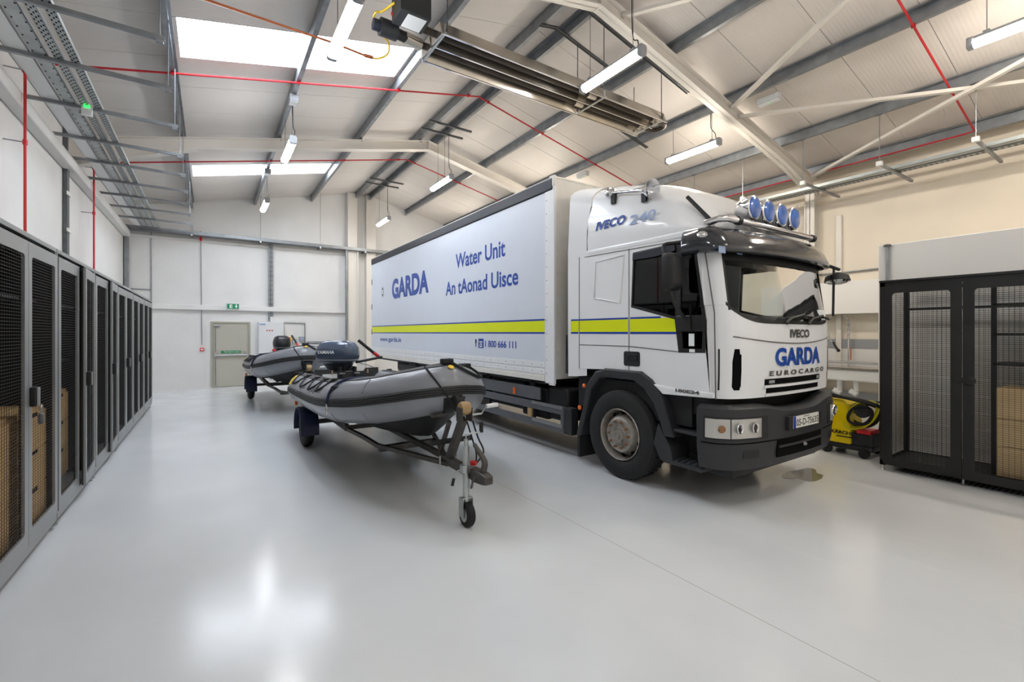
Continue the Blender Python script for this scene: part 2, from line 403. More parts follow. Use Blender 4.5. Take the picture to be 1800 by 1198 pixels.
# diagonal wind bracing on the right slope (flat bars just under the purlins)
def under(px_, py_, dz=.28):
    r = ray(px_, py_); sg = 1
    t = (RZ - dz + SL * RX - CH) / (r[2] + SL * r[0]); return (r[0] * t, r[1] * t, CH + r[2] * t)
for p, q, lb in (((1287, 190), (1492, -6), 'steep white bracing bar rising from portal frame past emergency light'),
                 ((1300, 205), (1806, 143), 'shallow white bracing bar crossing the red pipe on right roof slope'),
                 ((1428, 310), (1806, 103), 'lowest white bracing bar, starting above the column at the right eaves'),
                 ((1095, 28), (1215, -4), 'short white bracing bar at top centre beside the ridge')):
    dz = .35 if p[0] == 1428 else .28; a, b = V(under(*p, dz)), V(under(*q, dz)); d = (b - a)
    if (b.y < -3.5): b = a + d * ((-3.4 - a.y) / d.y)
    tag(MB().bar(a, b, .07, .05).build('bracing_bar', 'steel_white'), lb, 'brace', 'roof bracing bars')

# exit door
d = T('door_1', 'x', 'x', (.55, YB, 0)); del d['label'], d['category']; struct(d)
MB().prism([(.02, 0), (.02, 1.99), (1.06, 1.99), (1.06, 0), (1.0, 0), (1.0, 1.93), (.08, 1.93), (.08, 0)], 'y', YB - .06, YB - .004).build('door_frame', 'door_frame', d, bevel=.006)
lf = MB().box(.085, .995, YB - .045, YB - .01, .01, 1.925).build('door_leaf', 'door_beige', d, bevel=.004)
k = MB(); k.cyl((.12, YB - .09, .96), (.97, YB - .09, .96), .022); k.build('push_bar', 'alu', d, smooth=True)
for x in (.14, .93): MB().box(x - .03, x + .03, YB - .1, YB - .045, .9, 1.08).build('bar_bracket', 'alu', d, bevel=.008)
k = MB(); k.cyl((.14, YB - .07, .06), (.14, YB - .07, 1.9), .01); k.build('bolt_rod', 'galv', d, smooth=True)
MB().box(.1, .26, YB - .09, YB - .045, 1.84, 1.89).build('door_closer', 'alu', d, bevel=.006)
sg = MB().box(.28, .8, YB - .05, YB - .045, 1.02, 1.1).build('push_sign', 'exit_green', d)
text('Push bar to open', 'sign_white', d, lambda u, v: (.36 + u * .41, YB - .051, 1.035 + v * .05), off=.01)
# white jamb lining around the opening
struct(MB().prism([(-.1, 0), (-.1, 2.02), (1.2, 2.02), (1.2, 0), (1.06, 0), (1.06, 1.99), (.02, 1.99), (.02, 0)], 'y', YB - .02, YB).build('trim_7', 'paint_white'))
struct(MB().box(XL, XR, YB - .012, YB, 0, .1).build('baseboard_back', 'wall'))

# running-man exit sign
t = T('exit_sign', 'green emergency exit sign with arrow, above the door', 'sign', (.59, YB - .14, 2.37))
MB().box(.41, .77, YB - .15, YB - .12, 2.37, 2.55).build('housing', 'plastic_light', t, bevel=.004)
MB().box(.435, .745, YB - .154, YB - .15, 2.385, 2.535).build('face', 'exit_green', t)
k = MB(); k.prism([(.63, 2.47), (.66, 2.47), (.66, 2.52), (.69, 2.52), (.69, 2.47), (.72, 2.47), (.675, 2.405)], 'y', YB - .157, YB - .154); k.build('arrow', 'sign_white', t)
k = MB(); k.box(.5, .57, YB - .157, YB - .154, 2.41, 2.51); k.build('doorway_symbol', 'sign_white', t)
k = MB(); k.prism([(.52, 2.42), (.535, 2.45), (.525, 2.47), (.53, 2.485), (.545, 2.485), (.56, 2.465), (.548, 2.455), (.55, 2.44), (.545, 2.42), (.538, 2.44)], 'y', YB - .159, YB - .157); k.build('figure_symbol', 'exit_green', t)
# =================================================================== ceiling services
def batten(x, yc, z, mt, label, top, wo=.17, L=1.18):
    t = T('batten_light', label, 'light', (x, yc, z), 'hanging tube lights')
    y0, y1 = yc - L / 2, yc + L / 2
    k = MB(); k.prism([(x - .055, z + .045), (x - .05, z + .075), (x - .03, z + .09), (x + .03, z + .09), (x + .05, z + .075), (x + .055, z + .045)], 'y', y0 + .05, y1 - .05); k.build('housing', 'plastic_grey', t)
    k = MB(); k.prism([(x - .056, z + .045), (x - .066, z + .01), (x - .05, z - .02), (x - .03, z - .035), (x + .03, z - .035), (x + .05, z - .02), (x + .066, z + .01), (x + .056, z + .045)], 'y', y0 + .06, y1 - .06); k.build('diffuser', mt, t)
    for a, b in ((y0, y0 + .06), (y1 - .06, y1)):
        MB().prism(rrect(x - .06, x + .06, z - .04, z + .095, .03), 'y', a, b).build('end_cap', 'plastic_grey', t, bevel=.006)
    for yy in (y0 + wo, y1 - wo):
        MB().box(x - .03, x + .03, yy - .03, yy + .03, z + .088, z + .115).build('clip', 'plastic_grey', t)
        k = MB(); k.cyl((x, yy, z + .1), (x, yy, top), .004, n=6); k.build('suspension_wire', 'galv_dark', t)
    k = MB(); k.tube([(x + .02, y0 + .1, z + .1), (x + .04, y0 + .13, z + .22), (x + .02, y0 + .2, z + .35), (x + .015, y0 + .2, top)], .007, 6, sub=4); k.build('power_cord', 'black', t)
    return t
def ptop(x): return roof(x) - .2
LIGHTS = [
 (1.19, 5.03, 4.87, 'lamp_on_cool', 'brightest tube light, hanging over the large rooflight beside the yellow hose'),
 (1.19, 9.14, 4.93, 'lamp_on_cool', 'tube light in front of the far portal frame, below a grey junction box'),
 (1.19, 13.4, 4.93, 'lamp_on_cool', 'small tube light hanging against the back wall, left of the white posts'),
 (4.46, 4.34, 5.12, 'lamp_on', 'tube light hanging just below the heater and near portal frame'),
 (4.70, 10.2, 5.27, 'lamp_on', 'tube light hanging above the rear of the truck box'),
 (4.70, 14.66, 5.24, 'lamp_on', 'farthest tube light, right of the white posts on back wall'),
 (7.72, 5.38, 5.10, 'lamp_on_warm', 'tube light hanging above the truck cab roof'),
 (7.72, .97, 5.14, 'lamp_on_warm', 'tube light cut by the right edge of the picture'),
 (7.72, 9.7, 5.10, 'lamp_on_warm', 'tube light hidden behind the truck box'),
 (7.72, 14.0, 5.10, 'lamp_on_warm', 'tube light hidden behind the truck box, by the back wall'),
 (1.19, .9, 4.90, 'lamp_on_cool', 'tube light hanging overhead, left row, out of the picture'),
 (4.70, .2, 5.30, 'lamp_on', 'tube light hanging overhead, middle row, out of the picture'),
 (1.19, -2.8, 4.90, 'lamp_on_cool', 'tube light behind the viewer, left row'),
 (4.70, -2.8, 5.30, 'lamp_on', 'tube light behind the viewer, middle row'),
 (7.72, -2.8, 5.10, 'lamp_on_warm', 'tube light behind the viewer, right row'),
]
for x, y, z, m_, lb in LIGHTS: batten(x, y, z, m_, lb, ptop(x), {5.03: .3, 10.2: .4}.get(y, .17), 1.12 if x == 4.46 else 1.18)
# cross channels that carry the two far middle lights, junction boxes on the purlin
for yc, lb in ((9.6, 'pair of short grey channels under the ridge purlins, nearer pair'), (14.1, 'pair of short grey channels under the ridge purlins, farther pair')):
    t = T('channel_hanger', lb, 'bracket', (4.6, yc, ptop(4.6)))
    for dy in (-.2, .25): MB().box(4.05, 5.1, yc + dy - .02, yc + dy + .02, ptop(4.4) - .07, ptop(4.4) - .03).build('channel', 'galv_dark', t)
for y, lb in ((8.55, 'pale junction box under the purlin above the nearer hanging light'), (12.75, 'pale junction box under the purlin above the farther hanging light')):
    t = T('junction_box', lb, 'junction box', (1.19, y, ptop(1.19) - .12))
    MB().box(1.12, 1.26, y - .1, y + .1, ptop(1.19) - .12, ptop(1.19)).build('box', 'plastic_grey', t, bevel=.01)
    MB().box(1.13, 1.25, y - .09, y + .09, ptop(1.19) - .13, ptop(1.19) - .12).build('lid', 'plastic_light', t, bevel=.004)
# emergency lights on a purlin
for x, y, lb in ((7.95, 4.05, 'pale emergency light on a purlin beside the near portal frame'), (7.85, 8.6, 'small emergency light on the purlin behind the box roof')):
    t = T('emergency_light', lb, 'light', (x, y, ptop(x) - .09))
    MB().box(x - .05, x + .07, y - .18, y + .18, ptop(x) - .06, ptop(x) + .02).build('housing', 'plastic_light', t, bevel=.01)
    MB().box(x - .045, x + .065, y - .17, y + .17, ptop(x) - .1, ptop(x) - .06).build('diffuser', 'plastic_light', t, bevel=.015)
    k = MB(); k.lathe((x, y, ptop(x) - .098), (0, 0, -1), [(.008, 0), (.006, .006), (.001, .008)], 8); k.build('indicator', 'green_led', t)

# cable trays along the left wall
t = T('cable_tray_run', 'perforated galvanised cable trays on brackets along the left wall', 'cable tray', (-1.4, 8, 4.5))
KT = .89
BRY = [y * KT for y in (2.4, 3.7, 5.05, 6.33, 7.55, 8.9, 10.3, 11.55, 12.85, 14.05, 15.3, 16.6, 17.9)]
ZT = 4.52
for y in BRY:
    k = MB(); k.prism([(y - .022, ZT), (y + .022, ZT), (y + .022, ZT + .041), (y + .016, ZT + .041), (y + .016, ZT + .006), (y - .016, ZT + .006), (y - .016, ZT + .041), (y - .022, ZT + .041)], 'x', XL, -.37); k.build('bracket', 'galv', t)
    k = MB(); k.cyl((-.41, y, ZT - .02), (-.41, y, roof(-.41) - .2), .006, n=6); k.build('hanger_rod', 'galv', t)
    MB().box(-.44, -.38, y - .02, y + .02, ZT - .03, ZT).build('end_bracket', 'galv', t)
TRX = [(a * KT, b * KT, c) for a, b, c in ((-1.94, -1.76, 0), (-1.73, -1.60, 1), (-1.545, -1.46, 2), (-1.395, -1.31, 2))]; Z5 = ZT + .042
for xa, xb, kind in TRX:
    k = MB(); k.box(xa, xb, YF + 3, 16.1, Z5, Z5 + .004); k.box(xa, xa + .003, YF + 3, 16.1, Z5, Z5 + .045); k.box(xb - .003, xb, YF + 3, 16.1, Z5, Z5 + .045)
    o = k.build('tray', ('plastic_light', 'galv', 'tray')[0 if kind == 0 else 2], t)
    if kind:
        h = MB(); y = 4.4; j = 0
        cols = [xa + (xb - xa) * q for q in ((.12, .88) if kind == 1 else (.2, .5, .8))]
        while y < 11.6:
            for q, x in enumerate(cols): h.box(x - .006, x + .006, y + (q % 2) * .03 - .013, y + (q % 2) * .03 + .013, Z5 - .0015, Z5)
            y += .075 if kind == 2 else .15
        h.build('slot', 'hole', o, kind='stuff')
s = T('sensor', 'small white wall sensor with green display hung under the cable trays', 'sensor', (-1.4, 7.89, 4.4))
p = Yp(153, 193, 7.885)
MB().box(p[0] - .055, p[0] + .055, 7.87, 7.895, p[2] - .08, p[2] + .08).build('case', 'plastic_light', s, bevel=.006)
MB().box(p[0] - .03, p[0] + .03, 7.866, 7.87, p[2] + .02, p[2] + .06).build('display', 'green_led', s)

# cable tray along the back wall, with rods
t = T('cable_tray_run', 'galvanised cable tray running along the back wall above the door', 'cable tray', (2, YB - .25, 4.5))
k = MB(); k.box(XL + .1, 6.4, YB - .36, YB - .06, 4.5, 4.504); k.box(XL + .1, 6.4, YB - .36, YB - .357, 4.5, 4.6); k.box(XL + .1, 6.4, YB - .063, YB - .06, 4.5, 4.6); k.build('tray', 'galv', t)
for px_ in (337, 458, 563, 642):
    x = Yp(px_, 400, YB - .36)[0]
    k = MB(); k.cyl((x, YB - .37, 4.46), (x, YB - .37, roof(x)), .006, n=6); k.build('hanger_rod', 'galv', t)
    MB().box(x - .02, x + .02, YB - .38, YB, 4.46, 4.5).build('bracket', 'galv', t)
    MB().box(x - .025, x + .025, YB - .4, YB - .38, 4.45, 4.51).build('end_cap', 'plastic_light', t)
# cable tray along the right wall
t = T('cable_tray_run', 'galvanised cable tray on hung brackets along the right wall', 'cable tray', (10.3, 3, 4.5))
for i, y in enumerate((-1.6, -.5, .65, 1.81, 2.97, 4.16, 5.34, 6.5)):
    MB().box(9.4, XR, y - .02, y + .02, 4.48, 4.52).build('bracket', 'galv', t)
    MB().box(9.38, 9.45, y - .04, y + .04, 4.465, 4.535).build('end_cap', 'plastic_light', t)
    k = MB(); k.cyl((9.42, y, 4.5), (9.42, y, ptop(9.42)), .007, n=6); k.build('hanger_rod', 'galv', t)
    k = MB(); k.cyl((9.42, y - .03, ptop(9.42)), (9.42, y + .06, ptop(9.42)), .02, n=8); k.build('beam_clamp', 'galv_dark', t)
for xa, xb in ((10.0, 10.12), (10.2, 10.34)):
    k = MB(); k.box(xa, xb, YF, 12, 4.522, 4.526); k.box(xa, xa + .004, YF, 12, 4.522, 4.58); k.box(xb - .004, xb, YF, 12, 4.522, 4.58); k.build('tray', 'tray', t)
k = MB()
for i in range(140):
    for xx in (10.235, 10.285): k.box(xx, xx + .02, -1 + i * .07, -1 + i * .07 + .035, 4.5205, 4.522)
k.build('slot', 'hole', t, kind='stuff')
# round conduit along the eaves purlin
k = MB(); k.cyl((10.62, YF, 4.72), (10.62, 12, 4.72), .03, n=10)
tag(k.build('conduit', 'paint_white', smooth=True), 'round white conduit running along the right eaves above the tray', 'conduit')

# red detection pipes with clips
def pipe(y, xs, label, riser=None, extra=None):
    t = T('red_pipe', label, 'pipe', (xs[0], y, 0), 'red detection pipes')
    pts = []
    for x in xs: pts.append((x, y, roof(x) - .225))
    k = MB()
    ry = y * .958
    if riser: pts = [(riser, ry, 2.37), (riser, ry, 4.98), (riser + .1, y, roof(riser + .1) - .22)] + pts
    if extra: pts += extra
    out = []
    for i, p in enumerate(pts): out.append(V(p))
    k.tube(out, .0145, 8); k.build('pipe_run', 'red_pipe', t, smooth=True)
    for x in PUR:
        if xs[0] < x < xs[-1]: MB().box(x - .018, x + .018, y - .022, y + .022, roof(x) - .245, roof(x) - .2).build('pipe_clip', 'red_pipe', t)
    if riser:
        for z in (3.9, 4.75): k = MB(); k.cyl((riser, ry, z - .03), (riser, ry, z + .03), .022, n=10); k.build('socket', 'red_pipe', t, smooth=True); MB().box(XL, riser, ry - .006, ry + .006, z - .006, z + .006).build('pipe_bracket', 'galv', t)
arc = [3.3, 3.7, 4.0, 4.25, 4.5, 4.75, 5.0, 5.3, 5.7]
pipe(8.0, [-1.6, -.44, 1.19, 2.84] + arc + [6.12, 7.72, 9.42, 10.6], 'nearest red pipe on the left wall, rising and crossing the whole roof', riser=-1.82)
pipe(12.0, [-1.6, -.44, 1.19, 2.84] + arc + [6.12, 7.72, 9.42, 10.6], 'second red pipe, rising beside the white column and passing under the small rooflight', riser=-1.82)
pipe(2.07, arc + [6.12, 7.72, 9.42, 10.68], 'red pipe in the upper right, turning along the right eaves', extra=[(10.7, 2.2, roof(10.7) - .23), (10.7, 9.5, roof(10.7) - .23)])

# radiant tube heater
t = T('radiant_heater', 'long stainless radiant tube heater with black burner box, hung under the ridge', 'heater', (4.3, 5.25, 5.2))
prof = [(4.93, 5.18), (5.0, 5.36), (5.2, 5.37), (5.245, 5.2), (5.29, 5.37), (5.5, 5.36), (5.57, 5.18)]
k = MB(); k.surf([[(2.3, y, z) for y, z in prof], [(6.4, y, z) for y, z in prof]], .004, (0, 0, 1)); k.build('reflector', 'stainless', t)
k = MB()
for yy, zz in ((4.93, 5.18), (5.245, 5.2), (5.57, 5.18)): k.box(2.3, 6.4, yy - .012, yy + .012, zz - .006, zz + .004)
k.build('reflector_edge', 'chrome', t)
bend = [(2.1, 5.1, 5.26)] + [(6.5, 5.1, 5.26)] + [(6.5 + .145 * math.sin(a), 5.245 - .145 * math.cos(a), 5.26) for a in [PI * i / 10 for i in range(1, 10)]] + [(6.5, 5.39, 5.26), (2.1, 5.39, 5.26)]
k = MB(); k.tube(bend, .042, 12); k.build('burner_tube', 'tube_dark', t, smooth=True)
for x in (2.32, 4.95, 6.3):
    k = MB(); k.bar((x, 4.9, 5.19), (x, 5.6, 5.19), .03, .012); k.bar((x, 4.94, 5.19), (x, 4.94, 5.3), .03, .01); k.bar((x, 5.56, 5.19), (x, 5.56, 5.3), .03, .01); k.build('hanger_bracket', 'zinc', t)
for x in (4.75, 6.2):
    for yy in (5.1, 5.39):
        k = MB(); k.cyl((x, yy, 5.26), (x + .16, yy, 5.26), .055, n=12); k.build('tube_coupling', 'stainless', t, smooth=True)
for yy in ((4.93, 5.245), (5.255, 5.57)): MB().prism([(yy[0], 5.18), (yy[0] + .06, 5.36), (yy[1] - .05, 5.37), (yy[1], 5.2)], 'x', 2.28, 2.3).build('end_plate', 'stainless', t)
bb = MB().box(1.74, 2.1, 4.82, 5.12, 5.2, 5.52).build('burner_box', 'black_box', t, bevel=.006)
k = MB().box(1.84, 2.12, 5.12, 5.124, 5.21, 5.33); 
lbp = MB().box(1.84, 2.06, 4.86, 5.1, 5.196, 5.2).build('name_plate', 'plastic_light', bb)
plt = MB().box(1.86, 2.08, 5.12, 5.124, 5.22, 5.34).build('name_plate', 'plastic_light', bb)
k = MB(); k.lathe((1.92, 5.124, 5.285), (0, 1, 0), [(.026, 0), (.026, .001), (.001, .002)], 14); k.build('logo', 'navy', plt)
MB().box(1.97, 2.06, 5.124, 5.1255, 5.27, 5.295).build('print', 'navy', plt)
MB().box(1.98, 2.05, 5.124, 5.1255, 5.245, 5.258).build('print', 'red', plt)
k = MB(); k.cyl((1.66, 5.3, 5.24), (1.86, 5.3, 5.24), .1, n=20); k.cyl((1.86, 5.33, 5.25), (2.12, 5.38, 5.26), .062, n=14); k.build('fan_housing', 'black_box', t, smooth=True)
k = MB(); k.cyl((1.58, 5.3, 5.24), (1.66, 5.3, 5.24), .065, n=16); k.build('fan_motor', 'navy', t, smooth=True)
k = MB(); k.cyl((1.98, 5.36, 5.26), (2.2, 5.39, 5.26), .07, n=14); k.build('coupling', 'stainless', t, smooth=True)
k = MB(); k.lathe((1.738, 5.1, 5.3), (-1, 0, 0), [(.02, 0), (.018, .01), (.001, .012)], 10); k.build('indicator', 'red', t)
for x, yy in ((2.36, 4.95), (2.36, 5.54), (6.28, 4.95), (6.28, 5.54), (4.95, 4.95), (4.95, 5.54)):
    k = MB(); z = 5.22; top = roof(x) - .26; i = 0
    while z < top:
        k.bar((x, yy, z), (x, yy, z + .04), .014 if i % 2 else .005, .005 if i % 2 else .014, up=(0, 1, 0)); z += .034; i += 1
    k.build('chain', 'galv_dark', t, kind='stuff')
k = MB(); k.box(1.9, 1.96, 4.9, 4.96, 5.52, roof(1.9)); k.build('flue', 'paint_white', t)
# channels on the roof that carry the heater
for ya, xa, xb, lb in ((4.95, 4.15, 7.0, 'dark slotted channel under the purlins, nearer of two above heater end'), (5.54, 4.2, 5.7, 'shorter dark slotted channel between the hanging light and heater'),
                   (4.95, 1.0, 3.2, 'dark slotted channel above the burner box'), (6.6, 6.1, 7.9, 'dark slotted channel hung beside the far end of the heater')):
    pts = [(x, roof(x) - .225) for x in ([xa, RX, xb] if xa < RX < xb else [xa, xb])]
    k = MB(); k.prism(pts + [(x, z + .022) for x, z in pts][::-1], 'y', ya - .03, ya - .022); k.prism(pts + [(x, z + .022) for x, z in pts][::-1], 'y', ya + .022, ya + .03); k.prism([(x, z + .014) for x, z in pts] + [(x, z + .022) for x, z in pts][::-1], 'y', ya - .03, ya + .03)
    tag(k.build('roof_channel', 'galv_dark'), lb, 'channel', 'heater support channels')
# gas supply: copper pipe and yellow hose
a, b = V(Zp(352, -4, 5.3)), V(Zp(588, 76, 5.25)); e = V(Zp(640, 97, 5.22))
k = MB(); k.tube([a, b, e], .014, 8)
cp = tag(k.build('copper_pipe', 'copper', smooth=True), 'copper gas pipe crossing in front of the large rooflight', 'pipe')
hp = [e, V(Zp(662, 103, 5.22)), V(Zp(680, 96, 5.22)), V(Zp(684, 80, 5.23)), V(Zp(672, 58, 5.27)), V(Zp(658, 36, 5.32)), V(Zp(660, 22, 5.36)), V(Zp(672, 20, 5.38)), V((1.74, 5.02, 5.38))]
t = T('gas_hose', 'yellow gas hose looping down to the heater burner box', 'hose', tuple(e))
k = MB(); k.tube(hp, .013, 8, sub=5); k.build('hose', 'yellow_hose', t, smooth=True)
k = MB(); k.cyl(e, e + (V(hp[1]) - e) * .7, .022, n=10); k.build('valve', 'copper', t, smooth=True)
# =================================================================== the truck
XC = 4.95; XS = 3.87; XBX = 3.82; BR = 6.06       # centre line, cab side, box side planes
truck = T('box_truck', 'white box truck with blue police lettering and fluorescent yellow stripe', 'truck', (XC, 6, 0))
def S(x, y, X=XS): p = Xp(x, y, X); return (p[1], p[2])          # a point on the cab side from the photo
YR0, YR1, ZB0, ZB1 = 4.74, 12.93, .985, 3.74
# ---- box body
MB().box(XBX + .015, BR - .015, YR0 + .04, YR1, ZB0 + .06, ZB1 - .02).build('box_body', 'truck_white', truck)
MB().box(XBX + .02, BR - .02, YR0, YR0 + .04, ZB0 + .04, ZB1).build('bulkhead', 'truck_dirty', truck, bevel=.01)
MB().box(XBX, BR, YR0 - .005, YR1, ZB1 - .02, ZB1).build('box_roof', 'truck_dirty', truck)
MB().box(XBX - .004, XBX + .015, YR0 + .19, YR1 - .02, 1.25, ZB1 - .17).build('curtain', 'curtain', truck)
MB().box(XBX - .022, XBX + .02, YR0 + .02, YR1, ZB1 - .18, ZB1 - .015).build('curtain_rail', 'navy', truck, bevel=.02, seg=3)
MB().box(XBX - .01, XBX + .03, YR0 - .01, YR0 + .19, ZB0 - .02, ZB1 - .12).build('corner_post', 'truck_white', truck, bevel=.008)
MB().box(XBX - .016, XBX + .03, YR0 - .015, YR0 + .09, ZB1 - .13, ZB1 + .012).build('post_cap', 'truck_dirty', truck, bevel=.01)
MB().box(XBX - .012, XBX + .02, YR0 - .01, YR0 + .1, ZB0 - .04, ZB0 - .005).build('post_foot', 'truck_dirty', truck, bevel=.005)
for a, b in ((1.165, 1.255), (1.075, 1.16)): MB().box(XBX - .006, XBX + .015, YR0 + .2, YR1, a, b).build('side_board', 'truck_white', truck, bevel=.006)
MB().box(XBX - .01, XBX + .03, YR0 + .2, YR1, .985, 1.07).build('bottom_rail', 'truck_dirty', truck, bevel=.008)
k = MB()
for i in range(36):
    y = YR0 + .26 + i * .228
    for z in (1.21, 1.12, 1.03): k.cyl((XBX - .013, y, z), (XBX - .004, y, z), .007, n=6)
for i in range(14): k.cyl((XBX - .016, YR0 + .15, 1.1 + i * .18), (XBX - .008, YR0 + .15, 1.1 + i * .18), .008, n=6)
k.build('rivet', 'alu', truck, kind='stuff')
k = MB()
for i in range(3): k.box(XBX - .012, XBX, YR1 - .04, YR1 - .01, 1.6 + i * .7, 1.75 + i * .7)
k.build('hinge', 'frame_dark', truck)
MB().box(XBX - .01, XBX + .02, YR1 - .03, YR1 + .01, ZB0, ZB1).build('rear_post', 'truck_white', truck)
MB().box(4.02, 4.2, YR0 - .006, YR0, 1.1, 1.62).build('tread_plate', 'alu', truck)
# stripe on the curtain
for z0, z1, m_ in ((1.66, 1.815, 'hi_yellow'), (1.815, 1.84, 'blue_line'), (1.635, 1.66, 'blue_line')):
    MB().box(XBX - .0055, XBX - .003, YR0 + .2, YR1 - .03, z0, z1).build('stripe', m_, truck)
# lettering on the curtain (pixel corners -> metres on the side plane)
def side_text(s, m_, xl, xr, ybot, ytop, off=.012, X=XBX - .0065, shear=0):
    yl, zb = Xp(xl, ybot, X)[1:]; yr = Xp(xr, 600, X)[1]; zt = Xp(xl, ytop, X)[2]
    return text(s, m_, truck, lambda u, v: (X, yl + (yr - yl) * u, zb + (zt - zb) * v), off=off, shear=shear)
side_text('GARDA', 'blue_text', 689, 753.5, 526, 491, .045)
side_text('Water Unit', 'blue_text', 801, 888, 472.5, 447, .022)
side_text('An tAonad Uisce', 'blue_text', 783.5, 911, 520, 496, .022)
side_text('www.garda.ie', 'blue_text', 668, 705, 601.5, 591.5, .022)
side_text('1 800 666 111', 'blue_text', 852.5, 907.5, 609.5, 597.8, .022)
a, b = Xp(841, 611, XBX - .006), Xp(850, 595, XBX - .006)
o = MB().box(XBX - .007, XBX - .004, b[1], a[1], a[2], b[2]).build('phone_sign', 'blue_text', truck)
ym = (a[1] + b[1]) / 2; h = b[2] - a[2]
k = MB(); k.prism([(ym - .045, a[2] + .1 * h), (ym + .045, a[2] + .1 * h), (ym + .03, a[2] + .5 * h), (ym - .03, a[2] + .5 * h)], 'x', XBX - .0085, XBX - .007); k.box(XBX - .0085, XBX - .007, ym - .055, ym + .055, a[2] + .6 * h, a[2] + .72 * h)
k.build('phone_symbol', 'sign_white', o)
k = MB(); k.lathe((XBX - .009, ym, a[2] + .3 * h), (-1, 0, 0), [(.018, 0), (.018, .001)], 10); k.build('phone_symbol', 'blue_text', o)
a = Xp(836.5, 603, XBX - .006); k = MB(); k.box(XBX - .008, XBX - .004, a[1] - .022, a[1] + .022, a[2] - .0, a[2] + .07); k.box(XBX - .008, XBX - .004, a[1] - .01, a[1] + .01, a[2] - .06, a[2]); k.build('emblem', 'frame_dark', truck)
p = Xp(672.5, 513, XBX - .006); pts = []
for i in range(16): r = (.15, .1)[i % 2]; th = 2 * PI * i / 16; pts.append((p[1] + r * .7 * math.sin(th), p[2] + r * math.cos(th)))
em = MB().prism(pts, 'x', XBX - .008, XBX - .004).build('crest', 'grey_text', truck, label='small grey star-shaped crest')
k = MB(); k.lathe((XBX - .008, p[1], p[2]), (-1, 0, 0), [(.06, 0), (.055, .002), (.001, .003)], 14); k.build('crest_centre', 'curtain', em)
# ---- chassis, side guards, tanks, added light-blocking boxes
MB().box(XC - .45, XC + .45, 2.8, YR1 - .2, .62, .95).build('chassis', 'bumper_dark', truck)
MB().box(XC - 1.05, XC + 1.05, YR0 + .3, YR1 - .2, .93, .985).build('crossmember_deck', 'bumper_dark', truck)
MB().box(3.95, 4.5, 4.62, 5.05, .45, .9).build('tank_or_light_block', 'bumper_dark', truck, bevel=.05, seg=3)
MB().box(3.97, 4.5, 5.08, 5.7, .42, .86).build('air_tank_box', 'frame_dark', truck, bevel=.03, seg=3)
def rail(yt, yb, x, ye, ya, name='side_guard_rail', m_='rail_grey', X=3.86, xt=.03):
    z1 = S(x, yt, X)[1]; z0 = S(x, yb, X)[1]
    return MB().box(X, X + xt, ya, ye, z0, z1).build(name, m_, truck, bevel=.006), z0, z1
o, pz0, pz1 = rail(681, 703, 948, 9.0, S(950, 700)[0], 'guard_panel', 'rail_grey')
o, r2a, r2b = rail(716.5, 731, 995, 9.0, 4.62)
for y in (4.62,): MB().box(3.855, 3.875, 4.62, 5.3, r2b - .04, r2b + .006).build('grip_strip', 'alu', truck)
o, r3a, r3b = rail(749, 763, 995, 9.0, 4.62)
MB().box(3.855, 3.875, 4.62, 5.3, r3b - .04, r3b + .006).build('grip_strip', 'alu', truck)
MB().box(3.86, 3.98, 4.44, 4.6, r3a, r2b).build('guard_end', 'frame_dark', truck, bevel=.008)
MB().box(3.862, 3.9, 4.56, 4.66, r3a, r2b).build('guard_end', 'rail_grey', truck, bevel=.004)
for y in (5.35, 6.6, 8.0): MB().box(3.9, 3.94, y - .05, y + .05, r3a, .98).build('guard_bracket', 'frame_dark', truck)
p = S(905.5, 686); MB().box(3.848, 3.862, p[0] - .03, p[0] + .03, p[1] - .05, p[1] + .05).build('side_marker', 'amber', truck, bevel=.004)
MB().box(5.45, 6.0, 4.7, 8.9, .34, .9).build('tank_or_light_block', 'bumper_dark', truck, bevel=.06, seg=3)  # unseen tank-shaped box, added to stop light passing beneath the truck
MB().box(4.05, 4.5, 5.75, 7.3, .46, .9).build('mid_light_block', 'bumper_dark', truck, bevel=.02)  # added dark box that keeps light out from under the body
MB().box(4.1, 5.8, 10.6, 11.6, .5, .9).build('rear_light_block', 'bumper_dark', truck, bevel=.05)  # added filler block, closes the gap where light would show below the rear
MB().box(XC - .4, XC + .4, 2.9, 4.6, .3, .72).build('engine', 'black', truck, bevel=.05)
MB().box(3.87, 3.9, 5.33, 5.42, r3b, r2a).build('guard_bracket', 'winch_strap', truck)

